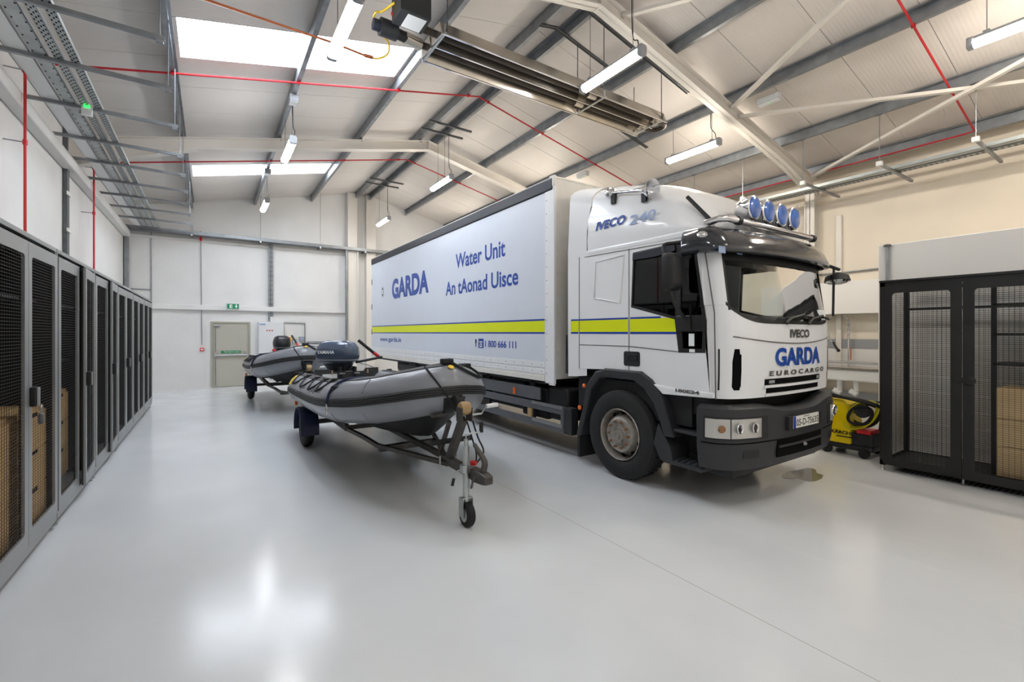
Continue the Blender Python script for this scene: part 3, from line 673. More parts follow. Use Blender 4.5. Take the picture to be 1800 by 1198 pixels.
# ---- wheels
def wheel(xo, y, R=.5, sgn=-1, wd=.28, front=True):
    """xo: outer face; sgn: outward direction in x"""
    d = (sgn, 0, 0); o = (xo - sgn * wd, y, R)
    wl = MB(); wl.lathe(o, d, [(.3, 0), (.42, .0), (.475, .02), (.498, .05), (R, .09), (R, wd - .09), (.497, wd - .05), (.478, wd - .018), (.43, wd), (.35, wd - .004), (.31, wd - .012), (.292, wd - .03), (.292, wd - .2)], 48)
    w_ = wl.build('wheel', 'rubber', truck, smooth=True)
    k = MB(); 
    for a in range(44):
        for xx in (.07, .13, .19): 
            t = 2 * PI * a / 44 + xx; k.obox((o[0] + sgn * xx, y + math.cos(t) * R, R + math.sin(t) * R), (.024, 0, 0), (0, -math.sin(t) * .014, math.cos(t) * .014), (0, math.cos(t) * .003, math.sin(t) * .003))
    k.build('tread', 'rubber', w_, kind='stuff')
    e = wd
    if front:
        prof = [(.292, e - .02), (.284, e - .008), (.276, e - .02), (.262, e - .1), (.25, e - .13), (.205, e - .05), (.19, e - .02), (.175, e - .012), (.115, e - .012), (.11, e + .0), (.0, e + .0)]
    else:
        prof = [(.292, e - .02), (.284, e - .008), (.276, e - .02), (.262, e - .1), (.24, e - .2), (.15, e - .22), (.12, e - .2), (.1, e - .06), (0, e - .05)]
    k = MB(); k.lathe(o, d, prof, 40, cap=False); rm = k.build('rim', 'rim', w_, smooth=True)
    if front:
        for a in range(10):
            t = 2 * PI * (a + .5) / 10; c = (o[0] + sgn * (e - .095), y + .235 * math.cos(t), R + .235 * math.sin(t))
            k = MB(); k.lathe(c, (sgn * .75, .66 * math.cos(t), .66 * math.sin(t)), [(.0005, -.01), (.024, -.01), (.024, .012), (.0005, .0121)], 10); k.build('hand_hole', 'hole', w_)
        for a in range(10):
            t = 2 * PI * a / 10; c = (o[0] + sgn * (e - .014), y + .148 * math.cos(t), R + .148 * math.sin(t))
            k = MB(); k.lathe(c, d, [(.016, 0), (.016, .022), (.009, .026), (.009, .04), (.001, .041)], 6); k.build('wheel_nut', 'rust_nut', w_)
        k = MB(); k.lathe(o, d, [(.1, e), (.095, e + .02), (.055, e + .024), (.05, e + .045), (.001, e + .05)], 8); k.build('hub', 'rim', w_)
        k = MB()
        for a in range(12): t = 2 * PI * a / 12; c = (o[0] + sgn * (e + .0), y + .085 * math.cos(t), R + .085 * math.sin(t)); k.lathe(c, d, [(.012, 0), (.012, .03), (.001, .031)], 6)
        k.build('hub_bolt', 'rim', w_)
WY = 3.62
wheel(3.84, WY); wheel(6.04, WY, sgn=1)
wheel(3.86, 9.95, front=False); wheel(6.0, 9.95, sgn=1, front=False)
MB().box(4.1, 5.8, 9.85, 10.05, .4, .6).build('axle', 'bumper_dark', truck)
for x0, x1 in ((3.84, 4.35), (5.55, 6.0)):
    MB().box(x0, x1, 9.2, 9.24, .3, .95).build('mud_flap', 'rubber', truck)

# ---- cab: plan curve of the front (offset from centre, Y)
PLAN = [(0, 2.23), (.2, 2.232), (.4, 2.243), (.6, 2.262), (.78, 2.29), (.9, 2.328), (.98, 2.375), (1.04, 2.45), (1.07, 2.56)]
RXS = [-p[0] for p in PLAN[::-1]] + [p[0] for p in PLAN[1:]]
def dense(a, b, n=1):
    xs = sorted(set([a, b] + [x for x in RXS if a < x < b])); out = []
    for p, q in zip(xs, xs[1:]): out += [p + (q - p) * i / 3 for i in range(3)]
    return out + [b]
def rake(z): return max(0, z - 1.72) * .17 + max(0, 1.3 - z) * .05
def fr(rx, z, off=0.):
    y = lerp(PLAN, abs(rx)); k = max(0, (abs(rx) - .9) / .17)
    return (XC + rx + (off * k if rx > 0 else -off * k), y + rake(z) * (1 - .55 * max(0, abs(rx) - .9) / .17) - off * (1 - .6 * k), z)
def fpatch(name, m_, r0, r1, z0, z1, off=.004, parent=truck, zf=None, n=2, **kw):
    xs = dense(r0, r1); rows = []
    for j in range(n + 1):
        v = j / n; row = []
        for x in xs:
            u = (x - r0) / (r1 - r0); a, b = (z0, z1) if zf is None else zf(u, x)
            row.append(fr(x, a + (b - a) * v, off))
        rows.append(row)
    return MB().surf(rows, .012, (0, 1, 0)).build(name, m_, parent, smooth=True, **kw)
def zb(rx): return 1.735 + .17 * (abs(rx) / .985) ** 7 + .012
fpatch('front_panel', 'truck_white', -1.07, 1.07, 1.04, 1.75, 0., zf=lambda u, x: (1.04, zb(x) if abs(x) < .985 else 1.75 + .155), n=8)
ws = fpatch('windscreen', 'glass_clear', -.975, .975, 1.75, 2.5, -.006, zf=lambda u, x: (zb(x), 2.5), n=6)
fpatch('screen_seal', 'black', -.985, .985, 1.7, 1.75, .003, zf=lambda u, x: (zb(x) - .012, zb(x) + .02), n=1)
for s in (-1, 1):
    a, b = (.965 * s, 1.07 * s)
    fpatch('pillar', 'truck_white', min(a, b), max(a, b), 1.75, 2.6, .0, zf=lambda u, x: (zb(min(abs(x), .985)) - .01, 2.6), n=6)
    fpatch('screen_seal', 'black', min(.955 * s, .972 * s), max(.955 * s, .972 * s), 1.86, 2.5, .003, n=4)
fpatch('black_band', 'black', -.97, .97, 2.33, 2.5, .001)
# bonnet seam, grille slots, corner vents
k = MB(); k.tube([fr(x, 1.545 + .07 * (x / .95) ** 2, .002) for x in dense(-.95, .95)], .006, 6); k.build('panel_seam', 'grey_text', truck)
for z0, z1, a in ((1.155, 1.21, .5), (1.075, 1.125, .47)):
    fpatch('grille_slot', 'hole', -a - .08, a + .02, z0, z1, .004)
fpatch('grille_bar', 'truck_white', -.6, .54, 1.128, 1.152, .022, bevel=.004)
fpatch('grille_bar', 'truck_white', -.58, .52, 1.05, 1.072, .02, bevel=.004)
for s in (-.52, .44): fpatch('grille_clip', 'plastic_grey', s, s + .08, 1.168, 1.196, .012)
for s in (-1, 1):
    fpatch('corner_vent', 'hole', min(s * .88, s * .955), max(s * .88, s * .955), 1.1, 1.51, .004, zf=lambda u, x: (1.12 if .15 < u < .85 else 1.15, 1.5 - (.12 if (u if s > 0 else 1 - u) > .8 else (.05 if (u if s > 0 else 1 - u) < .2 else 0))), n=4)
    k = MB(); k.tube([fr(s * 1.035, z, .004) for z in (1.12, 1.25, 1.4, 1.5)], .008, 6); k.build('vent_slit', 'black', truck)
# lettering on the front
def front_text(s, m_, r0, r1, z0, z1, off=.0, lift=.008, sh=0): return text(s, m_, truck, lambda u, v: fr(r0 + (r1 - r0) * u, z0 + (z1 - z0) * v, lift), off=off, shear=sh)
def solve(fn, px_):      # offset from the centre line whose point on a front surface lies in a pixel column
    a = -1.068
    while a < 1.06 and project(fn(a)) < px_: a += .002
    return a
def FX(px_, z=1.4): return solve(lambda r: fr(r, z), px_)
front_text('IVECO', 'grey_text', FX(1388), FX(1421.5), 1.60, 1.685, .04)
front_text('GARDA', 'blue_text', FX(1362), FX(1439.5), 1.325, 1.505, .035)
front_text('E U R O C A R G O', 'grey_text', FX(1352), FX(1446.5), 1.235, 1.285, .04)
# bumper
def bp(rx, z, off=0.):
    p = fr(rx, 1.4, off + .025); dip = .07 * math.exp(-(rx / .5) ** 4) * max(0, (z - .6) / .4); return (p[0] + (.03 if rx > .9 else -.03 if rx < -.9 else 0), p[1], z - dip)
prof = [(.38, -.1), (.39, -.02), (.45, .0), (.63, .02), (.66, .02), (.88, .025), (.95, .015), (.985, -.04), (.985, -.12)]
xs = dense(-1.07, 1.07)
rows = []
for z, o in prof:
    r = [bp(x, z, o) for x in xs]; l = r[0]; q = r[-1]
    rows.append([(l[0], 2.6, z)] + r + [(q[0], 2.6, z)])
bumper = MB().surf(rows).build('bumper', 'bumper', truck, smooth=True)
def bpatch(name, m_, r0, r1, z0, z1, off=.03, parent=bumper, **kw):
    xs = dense(r0, r1); rows = [[bp(x, z0 + (z1 - z0) * j / 2, off) for x in xs] for j in range(3)]
    return MB().surf(rows, .015, (0, 1, 0)).build(name, m_, parent, smooth=True, **kw)
HL0, HL1 = -solve(lambda r: bp(r, .78, .03), 1286), -solve(lambda r: bp(r, .78, .03), 1338)
for s in (-1, 1):
    f = lambda a, b: (min(a * s, b * s), max(a * s, b * s))
    bpatch('lamp_recess', 'bumper_dark', *f(HL1 - .1, 1.065), .67, .885, .027)
    hl = bpatch('headlight', 'lens', *f(HL1, HL0), .69, .865, .034)
    il = bpatch('indicator_lamp', 'lens', *f(HL0 + .01, 1.06), .69, .865, .036)
    c = bp(s * (HL0 + 1.06) / 2, .775, .05); k = MB(); k.lathe(c, (s * .6, -.8, 0), [(.035, -.006), (.028, .008), (.001, .012)], 14); k.build('bulb', 'rust_nut', il, smooth=True)
    for rx in (HL1 + .09, HL1 + .21):
        c = bp(rx * s, .785, .05); k = MB(); k.lathe(c, (0, -1, 0), [(.05, -.004), (.046, .004), (.03, -.006), (.001, -.01)], 18); k.build('reflector', 'chrome', hl, smooth=True)
    bpatch('lower_seam', 'hole', *f(.47, 1.07), .635, .645, .024)
    bpatch('fog_cover', 'bumper_dark', *f(.72, .9), .5, .57, .016)
bpatch('air_intake', 'hole', -.47, .42, .47, .645, .024)
k = MB(); k.tube([bp(x, .57, .03) for x in (-.46, -.2, .1, .4)], .012, 6); k.build('intake_bar', 'bumper_dark', bumper)
k = MB(); k.lathe(bp(-.02, .55, .04), (0, -1, 0), [(.018, 0), (.014, .02), (.001, .022)], 10); k.build('tow_pin', 'alu', bumper)
fpl = [(-.275, .27)]
plt = MB(); c0, c1 = bp(-.27, .76, .04), bp(.27, .76, .04); yp = min(c0[1], c1[1], bp(0, .76, .045)[1])
MB().box(XC - .34, XC + .33, yp - .002, yp + .03, .715, .845).build('plate_holder', 'bumper_dark', bumper)
pl = MB().box(XC - .26, XC + .26, yp - .006, yp - .002, .725, .84).build('number_plate', 'plate', truck)
MB().box(XC - .26, XC - .215, yp - .0065, yp - .006, .725, .84).build('plate_band', 'blue_line', pl)
text('05-D-75635', 'black', pl, lambda u, v: (XC - .205 + u * .455, yp - .0068, .742 + v * .066), off=.015)
MB().box(XC - .06, XC + .06, yp - .0068, yp - .006, .822, .83).build('plate_print', 'grey_text', pl)
MB().box(XC - .85, XC + .85, 2.42, 2.9, .27, .42).build('valance', 'frame_dark', truck, bevel=.02)
MB().box(XC - .98, XC + .98, 2.45, 2.9, .85, 1.08).build('radiator', 'black', truck)
MB().box(XC - 1.0, XC + 1.0, 2.75, 4.4, .72, 1.1).build('cab_floor', 'bumper_dark', truck)
# ---- cab sides
def out_left():
    pts = [(2.50, 1.04), S(1163, 691), S(1132, 655), (3.34, 1.225), (3.55, 1.235), (4.30, 1.2), (4.30, 2.64), (2.62, 2.62)]
    return pts
win = [S(1113, 444), S(1109.5, 540), S(1186, 561), S(1193, 619.5), S(1240, 620), S(1241, 560), S(1222, 425), S(1165, 432)]
side_l = MB().prism(out_left(), 'x', XS, XS + .05, holes=[win]).build('cab_side', 'truck_white', truck)
XO = 2 * XC - XS
MB().prism(out_left(), 'x', XO - .05, XO, holes=[win]).build('cab_side', 'truck_white', truck)
def inset(pts, k):
    cx = sum(p[0] for p in pts) / len(pts); cy = sum(p[1] for p in pts) / len(pts)
    return [(cx + (p[0] - cx) * k, cy + (p[1] - cy) * k) for p in pts]
door_glass = [S(1115, 450), S(1112, 536), S(1187, 556), S(1189, 438)]
quarter = [S(1198, 436), S(1196, 554), S(1234, 553), S(1219, 436)]
lowwin = [S(1199, 583), S(1200, 612), S(1234, 613), S(1235, 582)]
for X0, sg in ((XS, -1), (XO, 1)):
    a, b = sorted((X0, X0 - sg * .02)); a2, b2 = sorted((X0 + sg * .003, X0 - sg * .025))
    MB().prism(win, 'x', a2, b2, holes=[door_glass, quarter, lowwin]).build('window_surround', 'black', truck)
    gm = 'glass_dark' if sg < 0 else 'glass_clear'
    for q in (door_glass, quarter, lowwin):
        MB().prism(q, 'x', X0 - sg * .012 - .003, X0 - sg * .012 + .003).build('side_window', gm, truck)
    wd_ = [S(1114, 446), S(1113.5, 458), S(1150, 452), S(1172, 446), S(1189, 440), S(1187, 428)]
    a, b = sorted((X0 + sg * .02, X0 + sg * .004)); MB().prism(wd_, 'x', a, b).build('wind_deflector', 'navy', truck, bevel=.004)
    # stripe, seams, handle
    ys0 = 4.3; z0 = 1.66; z1 = 1.80
    for (u0, u1) in ((3.50, 4.30), (2.86, 3.47)):
        for q0, q1, m_ in ((z0, z1, 'hi_yellow'), (z0 - .024, z0, 'blue_line'), (z1, z1 + .02, 'blue_line')):
            a, b = sorted((X0 + sg * .002, X0)); 
            if u0 < 3 and m_ == 'blue_line' and q0 >= z1: u = 3.06
            else: u = u0
            MB().box(a, b, u, u1, q0, q1).build('stripe', m_, truck)
    def seam(p, q, nm='seam'): 
        k = MB(); k.bar((X0, p[0], p[1]), (X0, q[0], q[1]), .008, .008); k.build(nm, 'grey_text', truck)
    seam((3.485, 1.235), (3.485, 2.58)); seam((4.3, 1.2), (4.3, 2.6)); seam((4.3, 1.5), (3.485, 1.5)); seam((3.48, 1.5), S(1193, 618)); seam(S(1238, 434), S(1256, 550)); seam(S(1256, 550), S(1258, 702)); seam((4.2, 2.585), (2.62, 2.555))
    q = rrect(3.56, 4.12, 1.9, 2.5, .05)
    k = MB(); k.tube([(X0 + sg * .002, u, v) for u, v in [S(1047, 460), S(1097, 448), S(1090, 532), S(1045, 524)]], .012, 6, closed=True); k.build('panel_relief', 'truck_white', truck, smooth=True)
    a, b = sorted((X0 + sg * .006, X0 - sg * .01)); h0, h1 = S(1097, 642), S(1125, 618)
    hd = MB().prism(rrect(h1[0], h0[0], h0[1], h1[1], .025), 'x', a, b).build('door_handle', 'bumper_dark', truck)
    a, b = sorted((X0 + sg * .014, X0 + sg * .004)); MB().box(a, b, h1[0] + .03, h0[0] - .05, h0[1] + .06, h1[1] - .03).build('handle_grip', 'black', hd, bevel=.004)
    a, b = sorted((X0 + sg * .03, X0)); MB().prism([S(1168, 692), S(1150, 674), S(1200, 684), S(1257, 690), S(1257, 700)], 'x', a, b).build('sill_cover', 'truck_white', truck, bevel=.012)
    # arch and flap
    outer = [(4.33, .36), (4.2, .75), (4.15, 1.0), (3.99, 1.19), (3.87, 1.215), (3.84, 1.235), (3.3, 1.235), (3.16, 1.16), (3.02, 1.0), (2.93, .74), (2.88, .6)]
    inner = [(4.25, .36), (4.13, .72), (4.06, .96), (3.92, 1.11), (3.85, 1.13), (3.4, 1.13), (3.26, 1.06), (3.13, .92), (3.04, .72), (3.0, .6)]
    a, b = sorted((X0 + sg * .035, X0 - sg * .4)); MB().prism(outer + inner[::-1], 'x', a, b).build('mudguard', 'bumper', truck, bevel=.02)
    a, b = sorted((X0 + sg * .02, X0 - sg * .38)); MB().box(a, b, 4.27, 4.31, .1, .4).build('mud_flap', 'rubber', truck)
    for yy, zz, rr in ((4.17, 1.0, .024), (4.25, .72, .03)):
        k = MB(); k.lathe((X0 + sg * .034, yy, zz), (sg, 0, 0), [(rr, 0), (rr, .012), (rr * .6, .02), (.001, .022)], 12); k.build('side_marker', 'amber', truck, smooth=True)
    # steps
    a, b = sorted((X0 + sg * .02, X0 - sg * .33)); st = MB()
    st.box(a, b, 2.58, 3.02, .33, .37); o = st.build('step', 'bumper', truck, bevel=.008)
    k = MB()
    for i in range(6): k.obox(((a + b) / 2, 2.64 + i * .066, .374), (.14, .02, 0), (.003, -.012, 0), (0, 0, .005))
    k.build('tread_rib', 'rail_grey', o)
    MB().box(a + .02, b, 2.6, 2.98, .66, .69).build('step', 'bumper', truck, bevel=.006)
    a2, b2 = sorted((X0 - sg * .28, X0 - sg * .32)); MB().box(a2, b2, 2.58, 3.05, .33, 1.04).build('step_riser', 'bumper_dark', truck)
    a3, b3 = sorted((X0 + sg * .02, X0 - sg * .3)); MB().prism([(3.05, .34), (2.9, .36), (2.93, .5), (3.0, .6), (3.08, .72), (3.14, .5)], 'x', a3, b3).build('step_side', 'bumper', truck, bevel=.01)
text('180E24', 'grey_text', truck, lambda u, v: (XS - .034, S(1191, 690)[0] + (S(1233, 690)[0] - S(1191, 690)[0]) * u, 1.065 + .035 * v), off=.04)
for i, (x, z) in enumerate(((1216, 597), (1217, 616))): MB().box(XS - .006, XS - .002, S(x, z)[0] - .03, S(x, z)[0] + .03, S(x, z)[1] - (.06 if i == 0 else .015), S(x, z)[1] + (.06 if i == 0 else .015)).build('sticker', 'sign_white', truck)
# ---- cab rear, interior
MB().box(XS + .05, XO - .05, 4.22, 4.3, 1.1, 2.62).build('cab_back', 'interior', truck)
MB().box(XS + .02, XO - .02, 2.66, 4.3, 2.6, 2.64).build('cab_roof', 'interior', truck)
MB().box(XS + .06, XO - .06, 2.6, 3.0, 2.42, 2.6).build('header_shelf', 'interior', truck, bevel=.03)
MB().box(XS + .06, XO - .06, 2.46, 2.85, 1.4, 1.72).build('dashboard', 'dash', truck, bevel=.05, seg=3)
k = MB(); k.lathe((XC + .35, 2.62, 1.7), (0, -.2, 1), [(.26, 0), (.24, .08), (.14, .12), (.001, .13)], 20); k.build('dash_pod', 'dash', truck, smooth=True)
k = MB(); k.tube([(XC - .5 + .22 * math.cos(a), 2.9 + .12 * math.sin(a), 1.78 + .17 * math.sin(a)) for a in [2 * PI * i / 20 for i in range(20)]], .016, 8, closed=True); k.build('steering_wheel', 'black', truck, smooth=True)
for x in (XC - .55, XC + .5):
    sq = MB(); sq.box(x - .25, x + .25, 3.2, 3.7, 1.3, 1.5); o = sq.build('seat', 'interior', truck, bevel=.05, seg=3)
    MB().box(x - .24, x + .24, 3.65, 3.8, 1.5, 2.15).build('backrest', 'interior', o, bevel=.05, seg=3)
k = MB(); k.tube([(XS + .13, 2.75, 2.4), (XS + .17, 2.7, 2.2), (XS + .2, 2.66, 2.0), (XS + .24, 2.62, 1.75)], [.05, .07, .06, .03], 8, sub=3); k.build('curtain_bundle', 'interior', truck, smooth=True)
for x, z, sz, m_ in ((1266, 437, .05, 'blue_grey_text'), (1297, 440, .04, 'blue_grey_text')):
    p = Yp(x, z, 2.38); MB().box(p[0] - sz, p[0] + sz, p[1] - .02, p[1] - .015, p[2] - .04, p[2] + .02).build('sticker', m_, truck)
p = fr(.66, 1.85, .004); MB().box(p[0] - .09, p[0] + .09, p[1], p[1] + .004, 1.79, 1.9).build('tax_disc_holder', 'sign_white', truck)
# wipers
for r0, r1 in ((-.2, .35), (.25, .85)):
    k = MB(); k.tube([fr(r0, 1.76, .02), fr((r0 + r1) / 2, 1.815, .035), fr(r1, 1.80, .03)], .012, 6, sub=3); k.tube([fr(r0 - .06, 1.74, .02), fr(r0, 1.79, .04), fr((r0 + r1) / 2, 1.83, .04)], .016, 6); k.build('wiper', 'black', truck, smooth=True)
# ---- roof spoiler and rear fairing
def sec(Y, zs, zc, w0=1.07, w1=1.0, z0=2.645, n=7):
    half = [(w0, z0), (w0 + .005, z0 + (zs - z0) * .25), ((w0 + w1) / 2 + .02, z0 + (zs - z0) * .7), (w1, zs - .02)]
    half += [(w1 * math.cos(PI / 2 * i / n) ** .75, zs + (zc - zs) * math.sin(PI / 2 * i / n) ** .9) for i in range(1, n + 1)]
    return [(XC - a, Y, b) for a, b in half] + [(XC + a, Y, b) for a, b in half[-2::-1]]
secs = [sec(4.16, 3.22, 3.56), sec(3.95, 3.18, 3.53), sec(3.6, 3.12, 3.45), sec(3.3, 3.05, 3.35), sec(3.05, 2.94, 3.23), sec(2.88, 2.83, 3.12), sec(2.74, 2.74, 2.99, 1.06, .98), sec(2.62, 2.69, 2.86, 1.04, .94), sec(2.55, 2.66, 2.74, 1.0, .9)]
sp = MB().loft(secs).build('roof_spoiler', 'truck_white', truck, smooth=True, angle=50)
MB().prism([(4.16, 2.6), (2.62, 2.57), (2.62, 2.65), (4.16, 2.66)], 'x', XS - .004, XO + .004).build('spoiler_skirt', 'truck_white', truck, bevel=.02, seg=3)
secs = [sec(4.17, 3.24, 3.58, 1.072, 1.0, 1.12), sec(4.35, 3.3, 3.6, 1.075, 1.03, 1.1), sec(4.5, 3.36, 3.62, 1.09, 1.06, 1.09)]
MB().loft(secs, cap=False).build('rear_fairing', 'truck_white', truck, smooth=True, angle=50)
for (u0, u1, m_) in ((1.66, 1.80, 'hi_yellow'), (1.636, 1.66, 'blue_line'), (1.80, 1.82, 'blue_line')): MB().prism([(XC - 1.078, 4.3), (XC - 1.0935, 4.495), (XC - 1.0905, 4.5), (XC - 1.07, 4.3)], 'z', u0, u1).build('stripe', m_, truck)
k = MB(); k.tube([(XC - 1.073, 4.165, 2.66), (XC - 1.07, 4.165, 2.9), (XC - 1.01, 4.165, 3.2), (XC - .85, 4.16, 3.4)], .006, 6); k.build('seam', 'grey_text', truck)
def SPt(x, y, dx=0):      # lettering on the spoiler flank
    X = XS + .03 + dx; return Xp(x, y, X)
def sptext(s, m_, xl, xr, yb_, yt_, off):
    a = Xp(xl, yb_, XS); b = Xp(xr, 600, XS); c = Xp(xl, yt_, XS)
    def fn(u, v):
        z = a[2] + (c[2] - a[2]) * v; t = (z - 2.645) / .5
        return (XC - (1.089 - .03 * max(0, t)), a[1] + (b[1] - a[1]) * u, z)
    text(s, m_, truck, fn, off=off, shear=.06)
sptext('IVECO', 'blue_text', 1046, 1097, 406, 391, .04)
sptext('240', 'blue_grey_text', 1105, 1151, 396, 379, .02)
# visor, light bar, horns, aerial
rows = []
for z, off, bk in ((2.66, -.16, 0), (2.665, -.06, 0), (2.62, .05, 0), (2.52, .115, 0), (2.43, .14, 0), (2.395, .13, 0), (2.39, .08, 0)):
    r = [fr(x, z - .08 * (1 - abs(x)) * 0, off) for x in dense(-1.07, 1.07)]
    rows.append([(r[0][0] - .0, r[0][1] + .16, z + .0)] + r + [(r[-1][0], r[-1][1] + .16, z)])
MB().surf(rows, .008, (0, .6, -.3)).build('sun_visor', 'visor', truck, smooth=True, angle=60)
for s in (-1, 1):
    c = fr(s * 1.045, 2.54, .1); k = MB(); k.lathe((c[0] + s * .0, c[1] + .06, c[2]), (s, -.25, 0), [(.06, -.03), (.055, .012), (.035, .026), (.001, .032)], 18)
    k.build('marker_lamp', 'lens', truck, smooth=True)
k = MB(); k.tube([(XC - .98, 2.62, 2.70), (XC - .95, 2.5, 2.725), (XC - .88, 2.45, 2.73), (XC + .82, 2.45, 2.73)], .034, 12); lb_ = k.build('light_bar', 'chrome', truck, smooth=True)
k = MB(); k.tube([(XC + .78, 2.45, 2.73), (XC + .84, 2.45, 2.73)], .042, 12); k.build('bar_clamp', 'frame_dark', truck, smooth=True)
k = MB(); k.tube([(XC - .74, 2.45, 2.73), (XC - .68, 2.45, 2.73)], .042, 12); k.build('bar_clamp', 'frame_dark', truck, smooth=True)
for x in (-.44, -.17, .10, .37):
    c = (XC + x - .02, 2.45, 2.89); L_ = MB(); L_.lathe(c, (0, -1, 0), [(.045, -.16), (.085, -.125), (.113, -.055), (.122, 0), (.122, .024), (.11, .032)], 28); lo = L_.build('spot_lamp', 'chrome', truck, smooth=True)
    k = MB(); k.lathe(c, (0, -1, 0), [(.113, .022), (.1, .04), (.065, .052), (.001, .058)], 28); k.build('lens_cover', 'lamp_blue', lo, smooth=True)
    k = MB(); k.bar((c[0], 2.47, 2.74), (c[0], 2.47, 2.8), .03, .03); k.build('bracket', 'chrome', lo)
k = MB(); k.cyl((XC - .93, 2.85, 3.02), (XC - .93, 2.6, 2.74), .02, n=10); k.build('aerial_base', 'frame_dark', truck, smooth=True)
h0, h1 = V(Xp(1076, 339, 3.95)), V(Xp(1144, 333, 3.95))
k = MB(); d = (h1 - h0); L_ = d.length; k.lathe(h0, d, [(.001, -.08), (.05, -.07), (.062, -.04), (.06, -.005), (.05, .01), (.018, .03), (.02, L_ * .55), (.03, L_ * .75), (.055, L_ * .88), (.105, L_ + .01), (.112, L_ + .03), (.1, L_ + .02), (.05, L_ - .04), (.001, L_ - .1)], 24); ho = k.build('air_horn', 'chrome', truck, smooth=True)
for t_ in (.05, .85):
    p = h0 + d * t_; MB().box(p.x - .02, p.x + .02, p.y - .03, p.y + .03, p.z - .13, p.z - .02).build('horn_bracket', 'frame_dark', ho)
# mirrors
def mirror(sg):
    X0 = XS if sg < 0 else XO; X1 = X0 + sg * .2
    f = lambda Y, Z, t: (X0 + sg * t, Y, Z)
    k = MB(); k.tube([f(2.72, 2.52, .0), f(2.8, 2.52, .1), f(2.86, 2.5, .2), f(2.84, 2.4, .23), f(2.78, 2.2, .235), f(2.78, 2.05, .23), f(2.76, 1.9, .15), f(2.75, 1.78, .02)], .018, 8, sub=4); m0 = k.build('mirror_arm', 'black', truck, smooth=True)
    k = MB(); ys = 2.79; rows = []
    sh = rrect(X1 - .105, X1 + .105, 2.05, 2.41, .05)
    k.loft([[(x * .0 + X1 + (x - X1) * q, ys - dy, 2.23 + (z - 2.23) * q) for x, z in sh] for q, dy in ((.6, .1), (.85, .085), (1, .03), (1, -.02))])
    h = k.build('mirror_housing', 'black', truck, smooth=True, angle=50)
    MB().prism(rrect(X1 - .09, X1 + .09, 2.065, 2.395, .04), 'y', ys + .02, ys + .024).build('mirror_glass', 'mirror', h)
    MB().box(*sorted((X0 + sg * .02, X0)), 2.64, 2.78, 2.46, 2.55).build('arm_mount', 'black', truck, bevel=.01)
    MB().box(*sorted((X0 + sg * .03, X0)), 2.7, 2.86, 1.66, 1.82).build('arm_mount', 'black', truck, bevel=.02)
mirror(-1); mirror(1)
# kerb and front mirrors on the far side
k = MB(); k.tube([(XO - .06, 2.46, 2.42), (XO + .12, 2.42, 2.44), (XO + .36, 2.42, 2.42)], .02, 8); k.tube([(XO + .22, 2.42, 2.42), (XO + .22, 2.42, 2.3), (XO + .2, 2.42, 1.85)], .014, 8); k.build('mirror_arm', 'black', truck, smooth=True)
k = MB(); k.lathe((XO + .3, 2.42, 2.37), (-.1, -.1, -1), [(.05, 0), (.12, .04), (.135, .1), (.001, .1)], 20); h = k.build('mirror_housing', 'black', truck, smooth=True)
k = MB(); k.lathe((XO + .29, 2.41, 2.27), (-.1, -.1, -1), [(.12, .0), (.1, .02), (.001, .03)], 20); k.build('mirror_glass', 'mirror', h, smooth=True)
# =================================================================== inflatable boats on trailers
BX = 1.93
def half_path():
    return [(-.64, 8.42, .74), (-.64, 7.9, .75), (-.645, 7.0, .78), (-.645, 6.2, .81), (-.64, 5.6, .85), (-.60, 5.15, .90), (-.50, 4.75, .95), (-.34, 4.4, 1.02), (-.16, 4.18, 1.08), (0, 4.10, 1.11)]
_l = [V((BX + a, b, c)) for a, b, c in smooth([V(p) for p in half_path()], 4)]
_r = [V((2 * BX - p.x, p.y, p.z)) for p in _l[::-1]]
PATH = _l + _r[1:]
NT = len(PATH)
def tdir(i): return (PATH[min(i + 1, NT - 1)] - PATH[max(i - 1, 0)]).normalized()
def tframe(i):
    d = tdir(i); out = V((d.y, -d.x, 0)).normalized()
    c = V((BX, 6.4, PATH[i].z)); 
    if out.dot(PATH[i] - c) < 0: out = -out
    return d, out, V((0, 0, 1))
TR = .245
def tpt(i, ang, r=TR):          # ang: 0 outward, 90 up
    d, o, u = tframe(i); return PATH[i] + o * (r * math.cos(ang)) + u * (r * math.sin(ang))
def rad(i):
    k = min(i, NT - 1 - i); return TR * (.35 + .65 * min(1, (k / 3.0)) ** .6) if k < 3 else TR
boat = T('inflatable_boat', 'nearer grey inflatable boat with black rubbing strake, on trailer beside the truck', 'boat', (BX, 6.2, .5), 'inflatable boats')
k = MB(); k.loft([[tpt(i, 2 * PI * j / 24, rad(i)) for j in range(24)] for i in range(NT)]); k.build('tube', 'hypalon', boat, smooth=True, angle=60)
# rubbing strake: broad black band with ribs
def band(a0, a1, lift, i0, i1, name, m_, n=4, parent=boat):
    rows = []
    for j in range(n + 1):
        a = math.radians(a0 + (a1 - a0) * j / n); rows.append([tpt(i, a, rad(i) + lift) for i in range(i0, i1)])
    k = MB(); k.surf(rows); return k.build(name, m_, parent, smooth=True, angle=60)
band(-10, 10, .006, 2, NT - 2, 'strake', 'boat_black')
for a in (-7, -2.3, 2.3, 7):
    k = MB(); k.tube([tpt(i, math.radians(a), rad(i) + .008) for i in range(2, NT - 2)], .007, 6); k.build('strake_rib', 'boat_deck', boat, smooth=True)
band(66, 108, .005, 4, NT - 4, 'top_band', 'boat_black')
mid = (NT - 1) // 2
k = MB(); k.surf([[tpt(i, math.radians(a), TR + .007) for a in range(-150, -13, 15)] for i in (mid - 1, mid, mid + 1)]); k.build('bow_patch', 'boat_black', boat, smooth=True)
